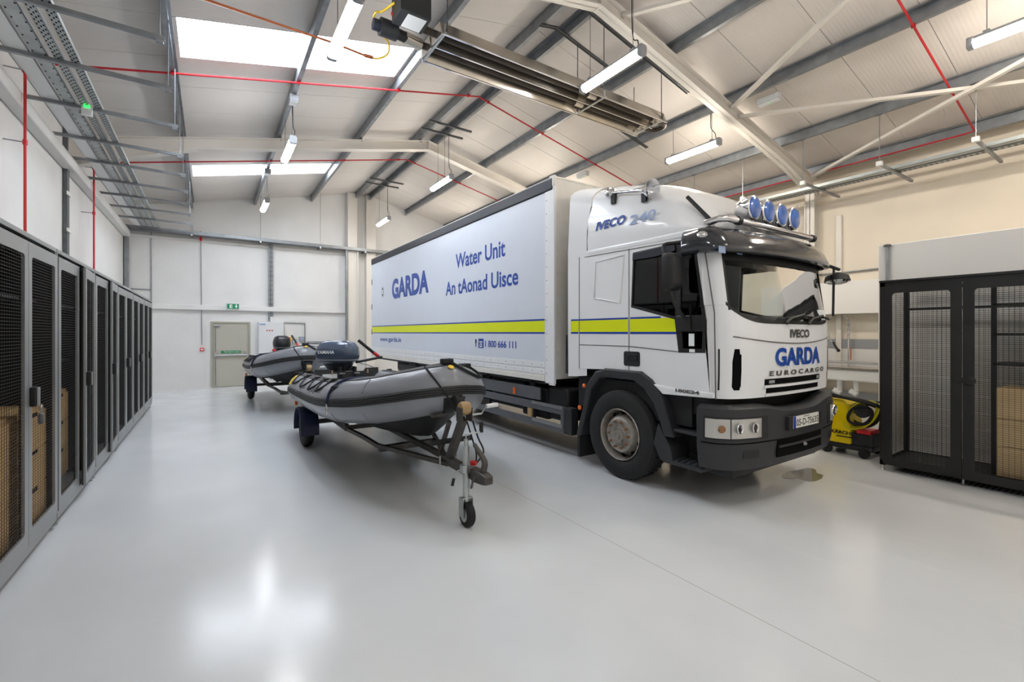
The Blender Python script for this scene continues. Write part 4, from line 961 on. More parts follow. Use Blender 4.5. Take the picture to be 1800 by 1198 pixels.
k = MB(); k.lathe(tpt(mid, math.radians(58), TR + .004), tpt(mid, math.radians(58), TR + .1) - PATH[mid], [(.03, 0), (.026, .006), (.001, .008)], 14); k.build('valve', 'label_yellow', boat, smooth=True)
for q in (8, 13, 19, 25):                                      # welded seams across the tube
    for i in (q, NT - 1 - q):
        k = MB(); k.tube([tpt(i, math.radians(a), rad(i) + .0015) for a in range(20, 66, 8)] + [], .006, 5); k.tube([tpt(i, math.radians(a), rad(i) + .0015) for a in range(-100, -16, 12)], .003, 5); k.build('seam', 'hypalon', boat, smooth=True)
# lifelines: black rope in loops from cleats on top of the tube
for s in (0, 1):
    ix = lambda i: i if s == 0 else NT - 1 - i
    for i0 in (4, 7, 10, 13):
        a, b = ix(i0), ix(i0 + 3)
        p0, p1 = tpt(a, math.radians(72), TR + .02), tpt(b, math.radians(72), TR + .02); m_ = tpt(ix(i0 + 1), math.radians(30), TR + .015); m2 = tpt(ix(i0 + 2), math.radians(32), TR + .015)
        k = MB(); k.tube([p0, m_, m2, p1], .012, 7, sub=6); k.build('lifeline', 'rope', boat, smooth=True)
    for i0 in (4, 7, 10, 13, 16):
        p = tpt(ix(i0), math.radians(74), TR + .012); d, o, u = tframe(ix(i0)); k = MB(); k.obox(p, d * .04, o * .035, u * .016); k.build('cleat', 'boat_black', boat, bevel=.008)
    # towing patch with pointed ends
    i = ix(19); k = MB(); pts = [tpt(i - 1, math.radians(44), TR + .008), tpt(i, math.radians(48), TR + .02), tpt(i + 1, math.radians(45), TR + .008), tpt(i, math.radians(20), TR + .008)]
    k.add(pts + [tpt(i, math.radians(40), TR + .03)], [(0, 1, 4), (1, 2, 4), (2, 3, 4), (3, 0, 4)]); k.build('tow_patch', 'boat_black', boat)
    i = ix(3); k = MB(); k.surf([[tpt(j, math.radians(a), rad(j) + .006) for j in (i - 1, i, i + 1)] for a in (20, 40, 60)]); k.build('tube_label', 'label_yellow' if s == 0 else 'boat_black', boat, smooth=True)
# grab rope at the bow
i = mid + 2; k = MB(); k.tube([tpt(mid, math.radians(80), TR + .03), tpt(mid + 2, math.radians(45), TR + .02), tpt(mid + 5, math.radians(30), TR + .015), tpt(mid + 7, math.radians(42), TR + .015), tpt(mid + 7, math.radians(78), TR + .03)], .015, 8, sub=6); k.build('grab_rope', 'rope', boat, smooth=True)
for i in (mid, mid + 7): k = MB(); p = tpt(i, math.radians(82), TR + .02); k.obox(p, (.06, 0, 0), (0, .04, 0), (0, 0, .025)); k.build('cleat', 'boat_black', boat, bevel=.012)
# hull: V bottom between the tubes, floor, transom
rows = []
for q in range(0, mid + 1, 3):
    a, b = PATH[q], PATH[NT - 1 - q]; y = a.y; kz = a.z - .44 + (.16 if q > mid - 8 else 0)
    n = 8; row = []
    for j in range(n + 1):
        t = j / n; x = a.x + (b.x - a.x) * t; z = a.z - .16 + (kz - a.z + .16) * (1 - abs(2 * t - 1) ** 1.3); row.append((x, y, z))
    rows.append(row)
k = MB(); k.surf(rows, .012, (0, 0, 1)); k.build('hull', 'boat_black', boat, smooth=True, angle=60)
rows = [[(PATH[q].x + (PATH[NT - 1 - q].x - PATH[q].x) * t, PATH[q].y, PATH[q].z - .05) for t in (0, .5, 1)] for q in range(2, mid, 3)]
k = MB(); k.surf(rows, .02, (0, 0, -1)); k.build('floor_board', 'boat_deck', boat)
MB().prism([(BX - .5, .62), (BX + .5, .62), (BX + .52, 1.05), (BX + .3, 1.05), (BX + .27, 1.0), (BX - .27, 1.0), (BX - .3, 1.05), (BX - .52, 1.05)], 'y', 7.9, 7.94).build('transom', 'boat_deck', boat, bevel=.006)
MB().box(BX - .4, BX - .17, 7.893, 7.9, .9, .97).build('transom_label', 'sign_white', boat)
for x in (-.25, .33): MB().box(BX + x - .012, BX + x + .012, 7.885, 7.9, .96, 1.03).build('transom_fitting', 'winch_strap', boat)
k = MB(); k.surf([[tpt(i, math.radians(a), TR + .004) for i in range(14, mid - 2)] for a in (108, 140, 170)]); k.build('spray_skirt', 'boat_black', boat, smooth=True)
k = MB(); k.surf([[tpt(NT - 1 - i, math.radians(a), TR + .004) for i in range(14, mid - 2)] for a in (108, 140, 170)]); k.build('spray_skirt', 'boat_black', boat, smooth=True)
rows = [[(PATH[q].x + (PATH[NT - 1 - q].x - PATH[q].x) * t, PATH[q].y, PATH[q].z + TR * .75 + .05 * (1 - abs(2 * t - 1))) for t in (0, .25, .5, .75, 1)] for q in range(mid - 13, mid, 3)]
k = MB(); k.surf(rows, .008, (0, 0, -1)); k.build('bow_dodger', 'boat_black', boat, smooth=True)
k = MB(); k.tube([tpt(mid - 14, math.radians(110), TR + .01), tpt(mid - 16, math.radians(70), TR + .012), tpt(mid - 17, math.radians(35), TR + .014), tpt(mid - 17, math.radians(0), TR + .02)], .014, 8, sub=5); k.build('tie_rope', 'rope_blue', boat, smooth=True)
p = tpt(mid - 17, math.radians(-4), TR + .02); d, o, u = tframe(mid - 17)
k = MB(); k.tube([p + d * (.02 * math.cos(a)) + u * (-.05 + .055 * math.sin(a)) + o * .0 for a in [2 * PI * i / 14 for i in range(14)]], .006, 6, closed=True); k.build('snap_hook', 'chrome', boat, smooth=True)
k = MB(); k.tube([tpt(mid - 4, math.radians(75), TR + .01), tpt(mid - 3, math.radians(45), TR + .012), tpt(mid - 1, math.radians(0), TR + .012), V((BX - .02, 3.82, .93))], .009, 6, sub=4); k.build('bow_strap', 'rope', boat, smooth=True)
for i in (mid - 9, mid + 9): k = MB(); p = tpt(i, math.radians(105), TR + .012); k.lathe(p, (0, -.5, .5), [(.022, 0), (.018, .012), (.001, .014)], 10); k.build('eyelet', 'chrome', boat, smooth=True)

# ---- outboard motor
mot = T('outboard_motor', 'blue grey outboard motor on the transom of the nearer boat', 'outboard motor', (BX, 8.1, .4), 'outboard motors')
def egg(z, w_, l0, l1, n=20):      # cowl section: rounded box, l0 forward, l1 aft
    return [(BX + w_ * math.copysign(abs(math.cos(a)) ** .6, math.cos(a)), 8.12 + (l1 if math.sin(a) > 0 else l0) * math.copysign(abs(math.sin(a)) ** .7, math.sin(a)), z) for a in [2 * PI * i / n for i in range(n)]]
k = MB(); k.loft([egg(1.14, .17, .24, .33), egg(1.19, .2, .29, .39), egg(1.28, .215, .31, .41), egg(1.4, .205, .29, .38), egg(1.48, .17, .23, .32), egg(1.52, .1, .13, .2)]); cw = k.build('cowling', 'motor_blue', mot, smooth=True, angle=60)
k = MB(); k.loft([egg(1.185, .204, .294, .394), egg(1.205, .207, .297, .397)]); k.build('cowl_trim', 'plastic_grey', cw, smooth=True)
text('YAMAHA', 'sign_white', cw, lambda u, v: (BX - .212 - .006, 8.42 - u * .3, 1.3 + v * .055), off=.03)
k = MB(); k.loft([egg(1.02, .12, .16, .2), egg(1.1, .14, .2, .26), egg(1.17, .17, .22, .3)]); k.build('lower_cowl', 'motor_dark', mot, smooth=True)
k = MB(); k.loft([[(BX + a * .07, 8.16 + b * .12, z) for a, b in ((-1, -1), (1, -1), (1, 1), (-1, 1))] for z in (.5, 1.05)]); k.build('drive_leg', 'motor_blue', mot, bevel=.03)
MB().box(BX - .09, BX + .09, 8.05, 8.45, .52, .535).build('anti_cavitation_plate', 'motor_blue', mot, bevel=.004)
k = MB(); k.lathe((BX, 8.02, .4), (0, 1, 0), [(.001, 0), (.04, .06), (.055, .16), (.05, .3), (.03, .36), (.001, .4)], 14); k.build('gear_case', 'motor_blue', mot, smooth=True)
MB().prism([(8.1, .38), (8.28, .38), (8.22, .22), (8.16, .22)], 'x', BX - .01, BX + .01).build('skeg', 'motor_blue', mot)
for a in range(3):
    t = 2 * PI * a / 3; k = MB(); k.obox((BX + .08 * math.cos(t), 8.4, .4 + .08 * math.sin(t)), (.05 * math.cos(t), 0, .05 * math.sin(t)), (-.04 * math.sin(t), .02, .04 * math.cos(t)), (0, .004, 0)); k.build('propeller_blade', 'motor_dark', mot)
k = MB(); k.box(BX - .14, BX - .1, 7.86, 8.02, .86, 1.08); k.box(BX + .1, BX + .14, 7.86, 8.02, .86, 1.08); k.box(BX - .14, BX + .14, 7.96, 8.05, 1.0, 1.06); k.build('clamp_bracket', 'motor_dark', mot, bevel=.008)
for x in (-.12, .12):
    k = MB(); k.cyl((BX + x, 7.78, .98), (BX + x, 7.9, .98), .012, n=8); k.obox((BX + x, 7.78, .98), (.045, 0, 0), (0, .008, 0), (0, 0, .01)); k.build('clamp_screw', 'zinc', mot)
k = MB(); k.tube([(BX + .12, 7.9, 1.14), (BX + .3, 7.62, 1.2), (BX + .36, 7.52, 1.22)], .022, 8); k.build('tiller_bracket', 'motor_dark', mot, smooth=True)
k = MB(); k.tube([(BX + .36, 7.55, 1.2), (BX + .28, 7.75, 1.38), (BX + .22, 7.9, 1.52)], .026, 10); th = k.build('tiller_handle', 'boat_black', mot, smooth=True)
k = MB(); k.tube([(BX + .345, 7.585, 1.235), (BX + .315, 7.66, 1.3)], .03, 10); k.build('kill_switch', 'red', th, smooth=True)
k = MB(); k.tube([(BX + .2, 7.86, 1.12), (BX + .35, 7.7, 1.05), (BX + .45, 7.5, .9)], .008, 6, sub=4); k.build('fuel_line', 'plastic_grey', mot, smooth=True)

RM = Matrix.Translation((BX, 8.02, 0)) @ Matrix.Rotation(math.radians(52), 4, 'Z') @ Matrix.Translation((-BX, -8.02, 0))
for ob in list(mot.children):
    if ob.name.split('.')[0] not in ('clamp_bracket', 'clamp_screw'):
        for q in [ob] + list(ob.children): q.data.transform(RM)
# ---- trailer
tr = T('boat_trailer', 'steel boat trailer with winch post and jockey wheel under the nearer boat', 'trailer', (1.93, 6, 0), 'boat trailers')
AX = 7.2; TC = 1.96
CP = V((1.9, 3.3, .43))
for s in (-1, 1):
    k = MB(); q = [V((TC + s * .5, 8.2, .44)), V((TC + s * .5, 6.0, .44)), V((TC + s * .44, 5.4, .44))]
    k.bar(q[0], q[1], .05, .08); k.build('side_member', 'trailer_steel', tr)
    k = MB(); k.tube([(TC + s * .5, 6.1, .42), (TC + s * .42, 5.5, .4), (TC + s * .36, 5.2, .36), (1.93 + s * .06, 4.2, .38), (1.92 + s * .02, 3.95, .4)], .03, 4); k.build('drawbar_arm', 'trailer_steel', tr)
    # wheel
    c = (TC + s * .78, AX, .27); o = (c[0] - s * .07, AX, .27)
    k = MB(); k.lathe(o, (s, 0, 0), [(.13, 0), (.22, 0), (.258, .02), (.27, .05), (.27, .1), (.258, .125), (.22, .145), (.14, .14), (.135, .12)], 30); w_ = k.build('wheel', 'rubber', tr, smooth=True)
    k = MB(); k.lathe(o, (s, 0, 0), [(.138, .13), (.12, .135), (.1, .1), (.06, .09), (.05, .13), (.001, .135)], 24, cap=False); k.build('rim', 'zinc', w_, smooth=True)
    arc_ = [(AX + .33 * math.cos(a), .27 + .31 * math.sin(a)) for a in [math.radians(d) for d in (-12, 10, 35, 60, 90, 120, 145, 170, 192)]]
    inn = [(AX + .318 * math.cos(a), .27 + .298 * math.sin(a)) for a in [math.radians(d) for d in (192, 170, 145, 120, 90, 60, 35, 10, -12)]]
    a, b = sorted((TC + s * .67, TC + s * .91)); MB().prism(arc_ + inn, 'x', a, b).build('mudguard', 'mudguard_blue', tr, smooth=True)
    k = MB(); k.bar((TC + s * .5, AX + .3, .5), (TC + s * .7, AX + .3, .5), .03, .03); k.build('mudguard_stay', 'trailer_steel', tr)
    MB().box(TC + s * .3 - .05, TC + s * .3 + .05, 6.0, 7.9, .5, .56).build('bunk', 'boat_black', tr, bevel=.01)
    for y in (6.2, 7.6): MB().box(TC + s * .3 - .02, TC + s * .3 + .02, y - .02, y + .02, .42, .52).build('bunk_post', 'zinc', tr)
    p = (TC + s * .86, AX + .42, .58); k = MB(); k.obox(p, (.02, 0, 0), (0, .02, 0), (0, 0, .03)); k.build('tail_lamp', 'amber', tr, bevel=.006)
k = MB(); k.bar((TC - .75, AX, .34), (TC + .75, AX, .34), .06, .06); k.build('axle', 'trailer_steel', tr)
for y in (8.15, 6.0): k = MB(); k.bar((TC - .5, y, .44), (TC + .5, y, .44), .05, .05); k.build('cross_member', 'trailer_steel', tr)
k = MB(); k.bar((1.93, 6.0, .42), (1.92, 4.0, .44), .05, .05); k.build('centre_beam', 'trailer_steel', tr)
k = MB(); k.bar((1.92, 4.15, .42), (1.9, 3.42, .43), .06, .075); k.build('drawbar', 'trailer_steel', tr)
k = MB(); k.bar((TC - .36, 5.15, .33), (TC + .36, 5.15, .33), .08, .06); k.build('cross_member', 'trailer_steel', tr)
for s in (-1, 1): k = MB(); k.tube([(1.93 + s * .09, 4.02, .36), (1.93 + s * .09, 4.02, .47)], .008, 6); k.build('u_bolt', 'zinc', tr)
# coupling head
k = MB(); k.loft([[(1.9 + a * w_, y, .44 + b * h_) for a, b in ((-1, -1), (1, -1), (1, 1), (-1, 1))] for y, w_, h_ in ((3.5, .045, .045), (3.35, .05, .05), (3.26, .045, .045), (3.2, .04, .035))]); k.build('coupling', 'trailer_steel', tr, bevel=.012)
k = MB(); k.tube([(1.9, 3.3, .49), (1.915, 3.3, .57), (1.9, 3.4, .66), (1.895, 3.44, .69)], [.028, .026, .02, .018], 8, sub=4); k.build('coupling_handle', 'trailer_steel', tr, smooth=True)
k = MB(); k.tube([(1.88, 3.36, .46), (1.84, 3.35, .42), (1.83, 3.38, .35), (1.86, 3.42, .34), (1.88, 3.44, .42)], .008, 6, sub=4); k.build('breakaway_cable', 'trailer_steel', tr, smooth=True)
k = MB(); k.lathe((1.93, 3.52, .49), (0, 0, 1), [(.03, 0), (.034, .03), (.001, .035)], 12); k.build('brake_cap', 'red', tr)
# jockey wheel
JX, JY = 1.83, 3.47
k = MB(); k.cyl((JX, JY, .2), (JX, JY, .68), .028, n=16); k.cyl((JX, JY, .68), (JX, JY, .74), .02, n=12); j = k.build('jockey_tube', 'zinc', tr, smooth=True)
k = MB(); k.tube([(JX, JY, .72), (JX, JY, .78), (JX + .15, JY, .785), (JX + .16, JY, .79)], .008, 6); k.build('crank', 'zinc', j, smooth=True)
k = MB(); k.cyl((JX + .15, JY, .78), (JX + .15, JY, .87), .018, n=10); k.build('crank_grip', 'boat_black', j, smooth=True)
k = MB(); k.cyl((JX - .015, JY, .46), (JX - .015, JY, .52), .04, n=16); k.bar((JX, JY, .49), (1.9, JY, .45), .06, .05); k.build('jockey_clamp', 'zinc', tr)
k = MB(); k.tube([(JX - .03, JY, .49), (JX - .1, JY - .02, .48), (JX - .13, JY - .02, .42)], .008, 6); k.build('clamp_handle', 'zinc', tr, smooth=True)
k = MB(); k.tube([(JX - .125, JY - .02, .43), (JX - .14, JY - .02, .37)], .013, 8); k.build('clamp_grip', 'boat_black', tr, smooth=True)
k = MB(); k.box(JX - .05, JX - .044, JY - .04, JY + .04, .08, .24); k.box(JX + .044, JX + .05, JY - .04, JY + .04, .08, .24); k.box(JX - .05, JX + .05, JY - .03, JY + .03, .235, .245); k.build('jockey_fork', 'zinc', tr)
k = MB(); k.lathe((JX - .032, JY - .02, .105), (1, 0, 0), [(.06, .0), (.095, .0), (.105, .012), (.105, .052), (.095, .064), (.06, .064)], 26); jw = k.build('jockey_wheel', 'rubber', tr, smooth=True)
k = MB(); k.lathe((JX - .036, JY - .02, .105), (1, 0, 0), [(.062, 0), (.03, .012), (.001, .012)], 20); k.build('jockey_hub', 'zinc', jw, smooth=True)
# winch post, winch
k = MB(); k.bar((1.92, 3.98, .44), (1.93, 3.72, .86), .06, .07); k.build('winch_post', 'trailer_steel', tr)
k = MB(); k.bar((1.92, 4.2, .44), (1.92, 3.98, .8), .035, .035); k.build('post_brace', 'trailer_steel', tr)
k = MB(); k.cyl((1.72, 3.95, .62), (2.14, 3.95, .62), .025, n=10); k.build('cross_tube', 'boat_black', tr, smooth=True)
for x in (-.05, .05): MB().box(1.94 + x - .003, 1.94 + x + .003, 3.65, 3.77, .84, .97).build('winch_plate', 'trailer_steel', tr)
k = MB(); k.lathe((1.895, 3.71, .96), (1, 0, 0), [(.055, 0), (.062, .02), (.062, .07), (.055, .09)], 20); k.build('strap_spool', 'winch_strap', tr, smooth=True)
k = MB(); k.tube([(1.99, 3.68, .9), (2.1, 3.68, .9), (2.12, 3.66, .95), (2.13, 3.64, .97)], .01, 6); k.build('winch_handle', 'zinc', tr, smooth=True)
k = MB(); k.cyl((2.13, 3.64, .97), (2.25, 3.64, .975), .02, n=10); k.build('winch_grip', 'plastic_light', tr, smooth=True)
k = MB(); k.lathe((1.89, 3.84, 1.0), (1, 0, 0), [(.04, 0), (.065, .01), (.05, .05), (.065, .09), (.04, .1)], 16); k.build('bow_roller', 'boat_black', tr, smooth=True)
k = MB(); k.bar((1.93, 3.76, .9), (1.93, 3.86, 1.0), .05, .04); k.build('roller_arm', 'boat_black', tr)
MB().box(1.74, 1.88, 3.98, 4.02, .85, .88).build('bow_bracket', 'trailer_steel', tr)
for x, b in ((1.96, .05), (2.02, .1)):
    k = MB(); k.tube([(x, 3.7, .84), (x + .01, 3.62, .7), (x + b * .3, 3.55, .58), (1.94, 3.5, .5)], .008, 6, sub=4); k.build('electric_cable', 'rope', tr, smooth=True)

# ---- second boat, motor and trailer farther back
D2 = (-.32, 5.93, 0.0)
b2 = copy_tree(boat, delta=(D2[0], D2[1], .05)); b2['label'] = 'farther grey inflatable boat, partly hidden behind the nearer one'
t2 = copy_tree(tr, delta=D2); t2['label'] = 'farther boat trailer with navy mudguards, behind the nearer boat'
m2 = copy_tree(mot, delta=(D2[0] + .12, D2[1], .05)); m2.rotation_euler.z = math.radians(-52); m2['label'] = 'small dark outboard motor on the farther boat, before the grey panel'
for ch in m2.children:
    if ch.name.startswith('cowling'): ch.material_slots[0].link = 'OBJECT'; ch.material_slots[0].material = MATS['motor_dark']
# =================================================================== mesh storage cabinets
def mesh_panel(name, m_, parent, ax, pos, a0, a1, z0, z1, sx=.04, sz=.022, r=.0012):
    """welded wire mesh: ax = 'x' plane X=pos spanning Y a0..a1, ax = 'y' plane Y=pos spanning X a0..a1"""
    k = MB(); n = max(2, int((a1 - a0) / sx)); m = max(2, int((z1 - z0) / sz))
    for i in range(1, n):
        u = a0 + (a1 - a0) * i / n
        if ax == 'x': k.box(pos - r, pos + r, u - r, u + r, z0, z1)
        else: k.box(u - r, u + r, pos - r, pos + r, z0, z1)
    for i in range(1, m):
        z = z0 + (z1 - z0) * i / m
        if ax == 'x': k.box(pos + r, pos + 3 * r, a0, a1, z - r, z + r)
        else: k.box(a0, a1, pos + r, pos + 3 * r, z - r, z + r)
    return k.build(name, m_, parent, kind='stuff')
ordn = ['cut by the left picture edge', 'nearest fully seen, wooden drawers inside', 'second, with its far door ajar', 'third, with its far door ajar', 'fourth', 'fifth', 'sixth, farthest, next to the back wall']
CX0, CX1 = -1.08, -1.95
bounds = [2.33, 3.84, 5.36, 6.88, 8.39, 9.9, 11.42, 12.95]
def door(cab, ya, yb, hinge_far, ang, dark=False):
    """one door leaf in local coordinates around its hinge"""
    w_ = yb - ya; z0, z1 = .13, 2.30
    e = bpy.data.objects.new('door', None); 
    k = MB(); k.prism([(0, z0), (w_, z0), (w_, z1), (0, z1)], 'x', -.018, .0, holes=[rrect(.075, w_ - .075, z0 + .1, z1 - .1, .03)])
    o = k.build('door', 'cage_grey')
    k = MB(); k.prism([(.005, z0 + .005), (w_ - .005, z0 + .005), (w_ - .005, z1 - .005), (.005, z1 - .005)], 'x', -.03, -.018, holes=[rrect(.07, w_ - .07, z0 + .095, z1 - .095, .03)])
    q = k.build('door_liner', 'cage_black'); q.parent = o
    ms = mesh_panel('wire_mesh', 'cage_black', None, 'x', -.012, .07, w_ - .07, z0 + .09, z1 - .09); ms.parent = o
    o.parent = cab; o.matrix_parent_inverse = Matrix.Translation(WORLD[cab.name]).inverted()
    bpy.data.objects.remove(e)
    if hinge_far:
        o.location = (CX0 + .005, yb, 0); o.rotation_euler = (0, 0, ang)
        # mirror so that the leaf runs from the hinge towards the viewer
        for ob in (o, q, ms):
            for v in ob.data.vertices: v.co.y -= w_
    else:
        o.location = (CX0 + .005, ya, 0); o.rotation_euler = (0, 0, -ang)
    return o
def drawers(x0, x1, y0, y1, z0, z1, n, label, cat='drawers', group=None, face='x-', m_='wood'):
    t = T('drawer_unit', label, cat, ((x0 + x1) / 2, (y0 + y1) / 2, z0), group)
    MB().box(x0, x1, y0, y1, z0, z1).build('carcass', m_, t, bevel=.004)
    h = (z1 - z0 - .06) / n
    for i in range(n):
        a = z0 + .03 + i * h
        if face == 'x+': d = MB().box(x1, x1 + .018, y0 + .01, y1 - .01, a + .004, a + h - .004).build('drawer', m_, t, bevel=.003); MB().box(x1 + .016, x1 + .021, (y0 + y1) / 2 - .06, (y0 + y1) / 2 + .06, a + h - .03, a + h - .004).build('pull', 'hole', d)
        else: d = MB().box(x0 - .018, x0, y0 + .01, y1 - .01, a + .004, a + h - .004).build('drawer', m_, t, bevel=.003); MB().box(x0 - .021, x0 - .016, (y0 + y1) / 2 - .06, (y0 + y1) / 2 + .06, a + h - .03, a + h - .004).build('pull', 'hole', d)
    return t
for i in range(7):
    ya, yb = bounds[i] + .01, bounds[i + 1] - .01; ym = (ya + yb) / 2
    c = T('storage_cabinet', 'grey and black mesh storage cabinet on left wall, ' + ordn[i], 'cabinet', (CX0, ym, 0), 'mesh cabinets along the left wall')
    k = MB()
    for x in (CX0 - .035, CX1 + .01):
        for y in (ya, yb - .03): k.box(x, x + .03, y, y + .03, .06, 2.36)
    k.build('post', 'cage_grey', c)
    MB().box(CX1, CX0 - .002, ya, yb, 2.33, 2.365).build('top', 'cage_grey', c, bevel=.004)
    MB().box(CX1, CX0 - .002, ya, yb, .06, .125).build('plinth', 'cage_grey', c, bevel=.004)
    MB().box(CX1, CX1 + .01, ya, yb, .1, 2.34).build('back_panel', 'cage_black', c)
    for y in (ya + .004, yb - .012): MB().box(CX1, CX0 - .04, y, y + .008, .1, 2.34).build('side_panel', 'cage_black', c)
    MB().box(CX1 + .01, CX0 - .12, ya + .02, yb - .02, 1.9, 1.92).build('shelf', 'cage_black', c)
    if i not in (1,): MB().box(CX1 + .01, CX0 - .2, ya + .02, yb - .02, 1.35, 1.37).build('shelf', 'cage_black', c)
    aj = {2: .062, 3: .055}.get(i, 0)
    door(c, ya + .008, ym - .003, False, 0)
    dr = door(c, ym + .003, yb - .008, True, aj)
    # lock and handle on the far leaf
    w_ = yb - .008 - ym - .003
    k = MB(); k.box(.0, .035, -w_ + .012, -w_ + .075, 1.12, 1.26); h = k.build('handle', 'black', None, bevel=.008); h.parent = dr
    k = MB(); k.box(.035, .045, -w_ + .016, -w_ + .071, 1.125, 1.255); kk = k.build('handle_plate', 'cage_grey', None, bevel=.006); kk.parent = dr
    for y in (ya + .05, yb - .05):
        k = MB(); k.lathe((CX0 - .05, y, 0), (0, 0, 1), [(.04, 0), (.04, .012), (.012, .02), (.012, .06)], 14); k.build('levelling_foot', 'zinc', c)
    k = MB(); k.tube([(CX0 - .06, yb - .02, 2.366), (CX0 - .03, yb - .09, 2.373), (CX0 - .03, yb - .01, 2.373)], .006, 6, closed=True, sub=4); k.build('top_link', 'zinc', c)
# padlock on the nearest cabinet
t = T('padlock', 'grey padlock hanging from the handle of the nearest cabinet', 'padlock', (CX0 + .06, 4.64, 1.0))
MB().box(CX0 + .045, CX0 + .075, 4.62, 4.67, .99, 1.065).build('lock_body', 'galv_dark', t, bevel=.01)
k = MB(); k.tube([(CX0 + .06, 4.63, 1.06), (CX0 + .06, 4.632, 1.11), (CX0 + .06, 4.645, 1.125), (CX0 + .06, 4.658, 1.11), (CX0 + .06, 4.66, 1.06)], .005, 6); k.build('shackle', 'zinc', t, smooth=True)
# what the near cabinets hold
drawers(-1.85, -1.15, 4.68, 5.3, .13, 1.06, 3, 'oak drawer unit behind the mesh of the nearest full cabinet', face='x+')
drawers(-1.85, -1.17, 3.9, 4.55, .13, 1.06, 3, 'oak drawer unit at the left picture edge inside the cabinet', face='x+')
drawers(-1.9, -1.6, 5.45, 6.1, .13, .98, 3, 'oak drawer unit in the cabinet with the first open door', face='x+')
drawers(-1.9, -1.3, 6.2, 6.8, .13, 1.05, 3, 'oak drawer unit showing through the first door gap', face='x+')
drawers(-1.9, -1.3, 7.75, 8.3, .13, 1.0, 3, 'oak drawer unit showing through the second door gap', face='x+')
k = MB(); k.lathe((-1.4, 4.33, 1.06), (0, 0, 1), [(.05, 0), (.085, .03), (.1, .08), (.085, .13), (.04, .16), (.001, .165)], 18); tag(k.build('helmet', 'plastic_light', smooth=True), 'small white round helmet on the drawer unit at left', 'helmet')
k = MB(); k.loft([[(-1.4 + a * w_, 4.22 + b * w_, z) for a, b in ((-.7, -1), (.7, -1), (.7, 1), (-.7, 1))] for z, w_ in ((1.37, .14), (1.46, .17), (1.52, .15), (1.56, .05))]); tag(k.build('life_jacket', 'cable_yellow', bevel=.03), 'folded bright yellow green jacket on cabinet shelf at left', 'jacket')
MB_ = T('folded_clothing', 'dark green folded clothing on the drawer unit of nearest cabinet', 'clothing', (-1.4, 4.83, 1.06))
MB().box(-1.55, -1.3, 4.75, 4.9, 1.06, 1.2).build('garment', 'plant_green', MB_, bevel=.03)
MB().box(-1.55, -1.3, 4.76, 4.89, 1.2, 1.34).build('garment', 'frame_dark', MB_, bevel=.03)
for i, (y, h, m_) in enumerate(((5.0, .22, 'copper'), (5.1, .32, 'winch_strap'))):
    k = MB(); k.lathe((-1.42, y, 1.06), (0, 0, 1), [(.04, 0), (.04, h * .6), (.015, h * .75), (.015, h), (.001, h)], 14); tag(k.build('bottle', m_, smooth=True), ('short' if i == 0 else 'taller') + ' brown bottle on the drawers in the nearest cabinet', 'bottle')

# ---- black double cage on the right
GX0, GX1 = 6.76, 7.62; gy0, gy1 = .66, 2.13
g = T('storage_cage', 'black double door mesh storage cage against the white partition', 'cage', (7.2, 1.4, 0))
k = MB()
for x in (GX0, GX1 - .05):
    for y in (gy0, gy1 - .05, -.82): MB().box(x, x + .05, y, y + .05, .06, 2.25).build('post', 'cage_black', g)
for z in (.07, 2.2): 
    for x in (GX0, GX1 - .05): MB().box(x, x + .05, -.82, gy1, z, z + .05).build('beam', 'cage_black', g)
    for y in (gy0, gy1 - .05): MB().box(GX0, GX1, y, y + .05, z, z + .05).build('beam', 'cage_black', g)
MB().box(GX0 - .02, GX0 + .05, -.82, gy1, 2.25, 2.275).build('top_edge', 'cage_black', g)
MB().box(GX0 + .05, GX1, -.8, gy1 - .02, .1, .12).build('base', 'cage_black', g)
for z in (1.94,): MB().box(GX1 - .06, GX1 - .03, gy0, gy1, z, z + .03).build('beam', 'cage_black', g)
mesh_panel('wire_mesh', 'cage_black', g, 'x', GX1 - .02, gy0, gy1, .12, 2.2)
mesh_panel('wire_mesh', 'cage_black', g, 'y', gy1 - .02, GX0 + .04, GX1 - .04, .12, 2.2)
split = 1.4
for ya, yb in ((split + .004, gy1 - .035), (gy0 + .02, split - .004), (-.75, gy0 - .02)):
    k = MB(); k.prism([(ya, .09), (yb, .09), (yb, 2.2), (ya, 2.2)], 'x', GX0 - .03, GX0 - .005, holes=[rrect(ya + .09, yb - .09, .17, 2.12, .035)]); dd = k.build('door', 'cage_black', g, bevel=.004)
    mesh_panel('wire_mesh', 'cage_black', dd, 'x', GX0 - .012, ya + .085, yb - .085, .16, 2.13)
k = MB(); k.lathe((GX0 - .03, split - .06, 1.14), (-1, 0, 0), [(.05, 0), (.05, .012), (.04, .02), (.001, .022)], 20); k.build('lock', 'black', g, smooth=True)
MB().box(GX0 - .045, GX0 - .03, split - .03, split + .06, 1.11, 1.17).build('latch', 'black', g, bevel=.006)
for y in (gy1 - .025, split, gy0): k = MB(); k.lathe((GX0 + .02, y, 0), (0, 0, 1), [(.025, 0), (.025, .01), (.01, .02), (.01, .08)], 10); k.build('levelling_foot', 'zinc', g)
for z in (1.94, 1.62, 1.3): MB().box(GX0 + .3, GX1 - .06, -.8, 1.22, z, z + .025).build('shelf', 'cage_black', g)
MB().box(GX0 + .3, GX0 + .34, 1.2, 1.24, .1, 2.2).build('shelf_post', 'cage_black', g)
MB().box(GX1 - .1, GX1 - .06, .86, .9, .1, 2.2).build('shelf_post', 'cage_black', g)
drawers(7.0, 7.5, .55, 1.19, .125, 1.06, 3, 'light wooden drawer unit inside the black cage', m_='wood_light')
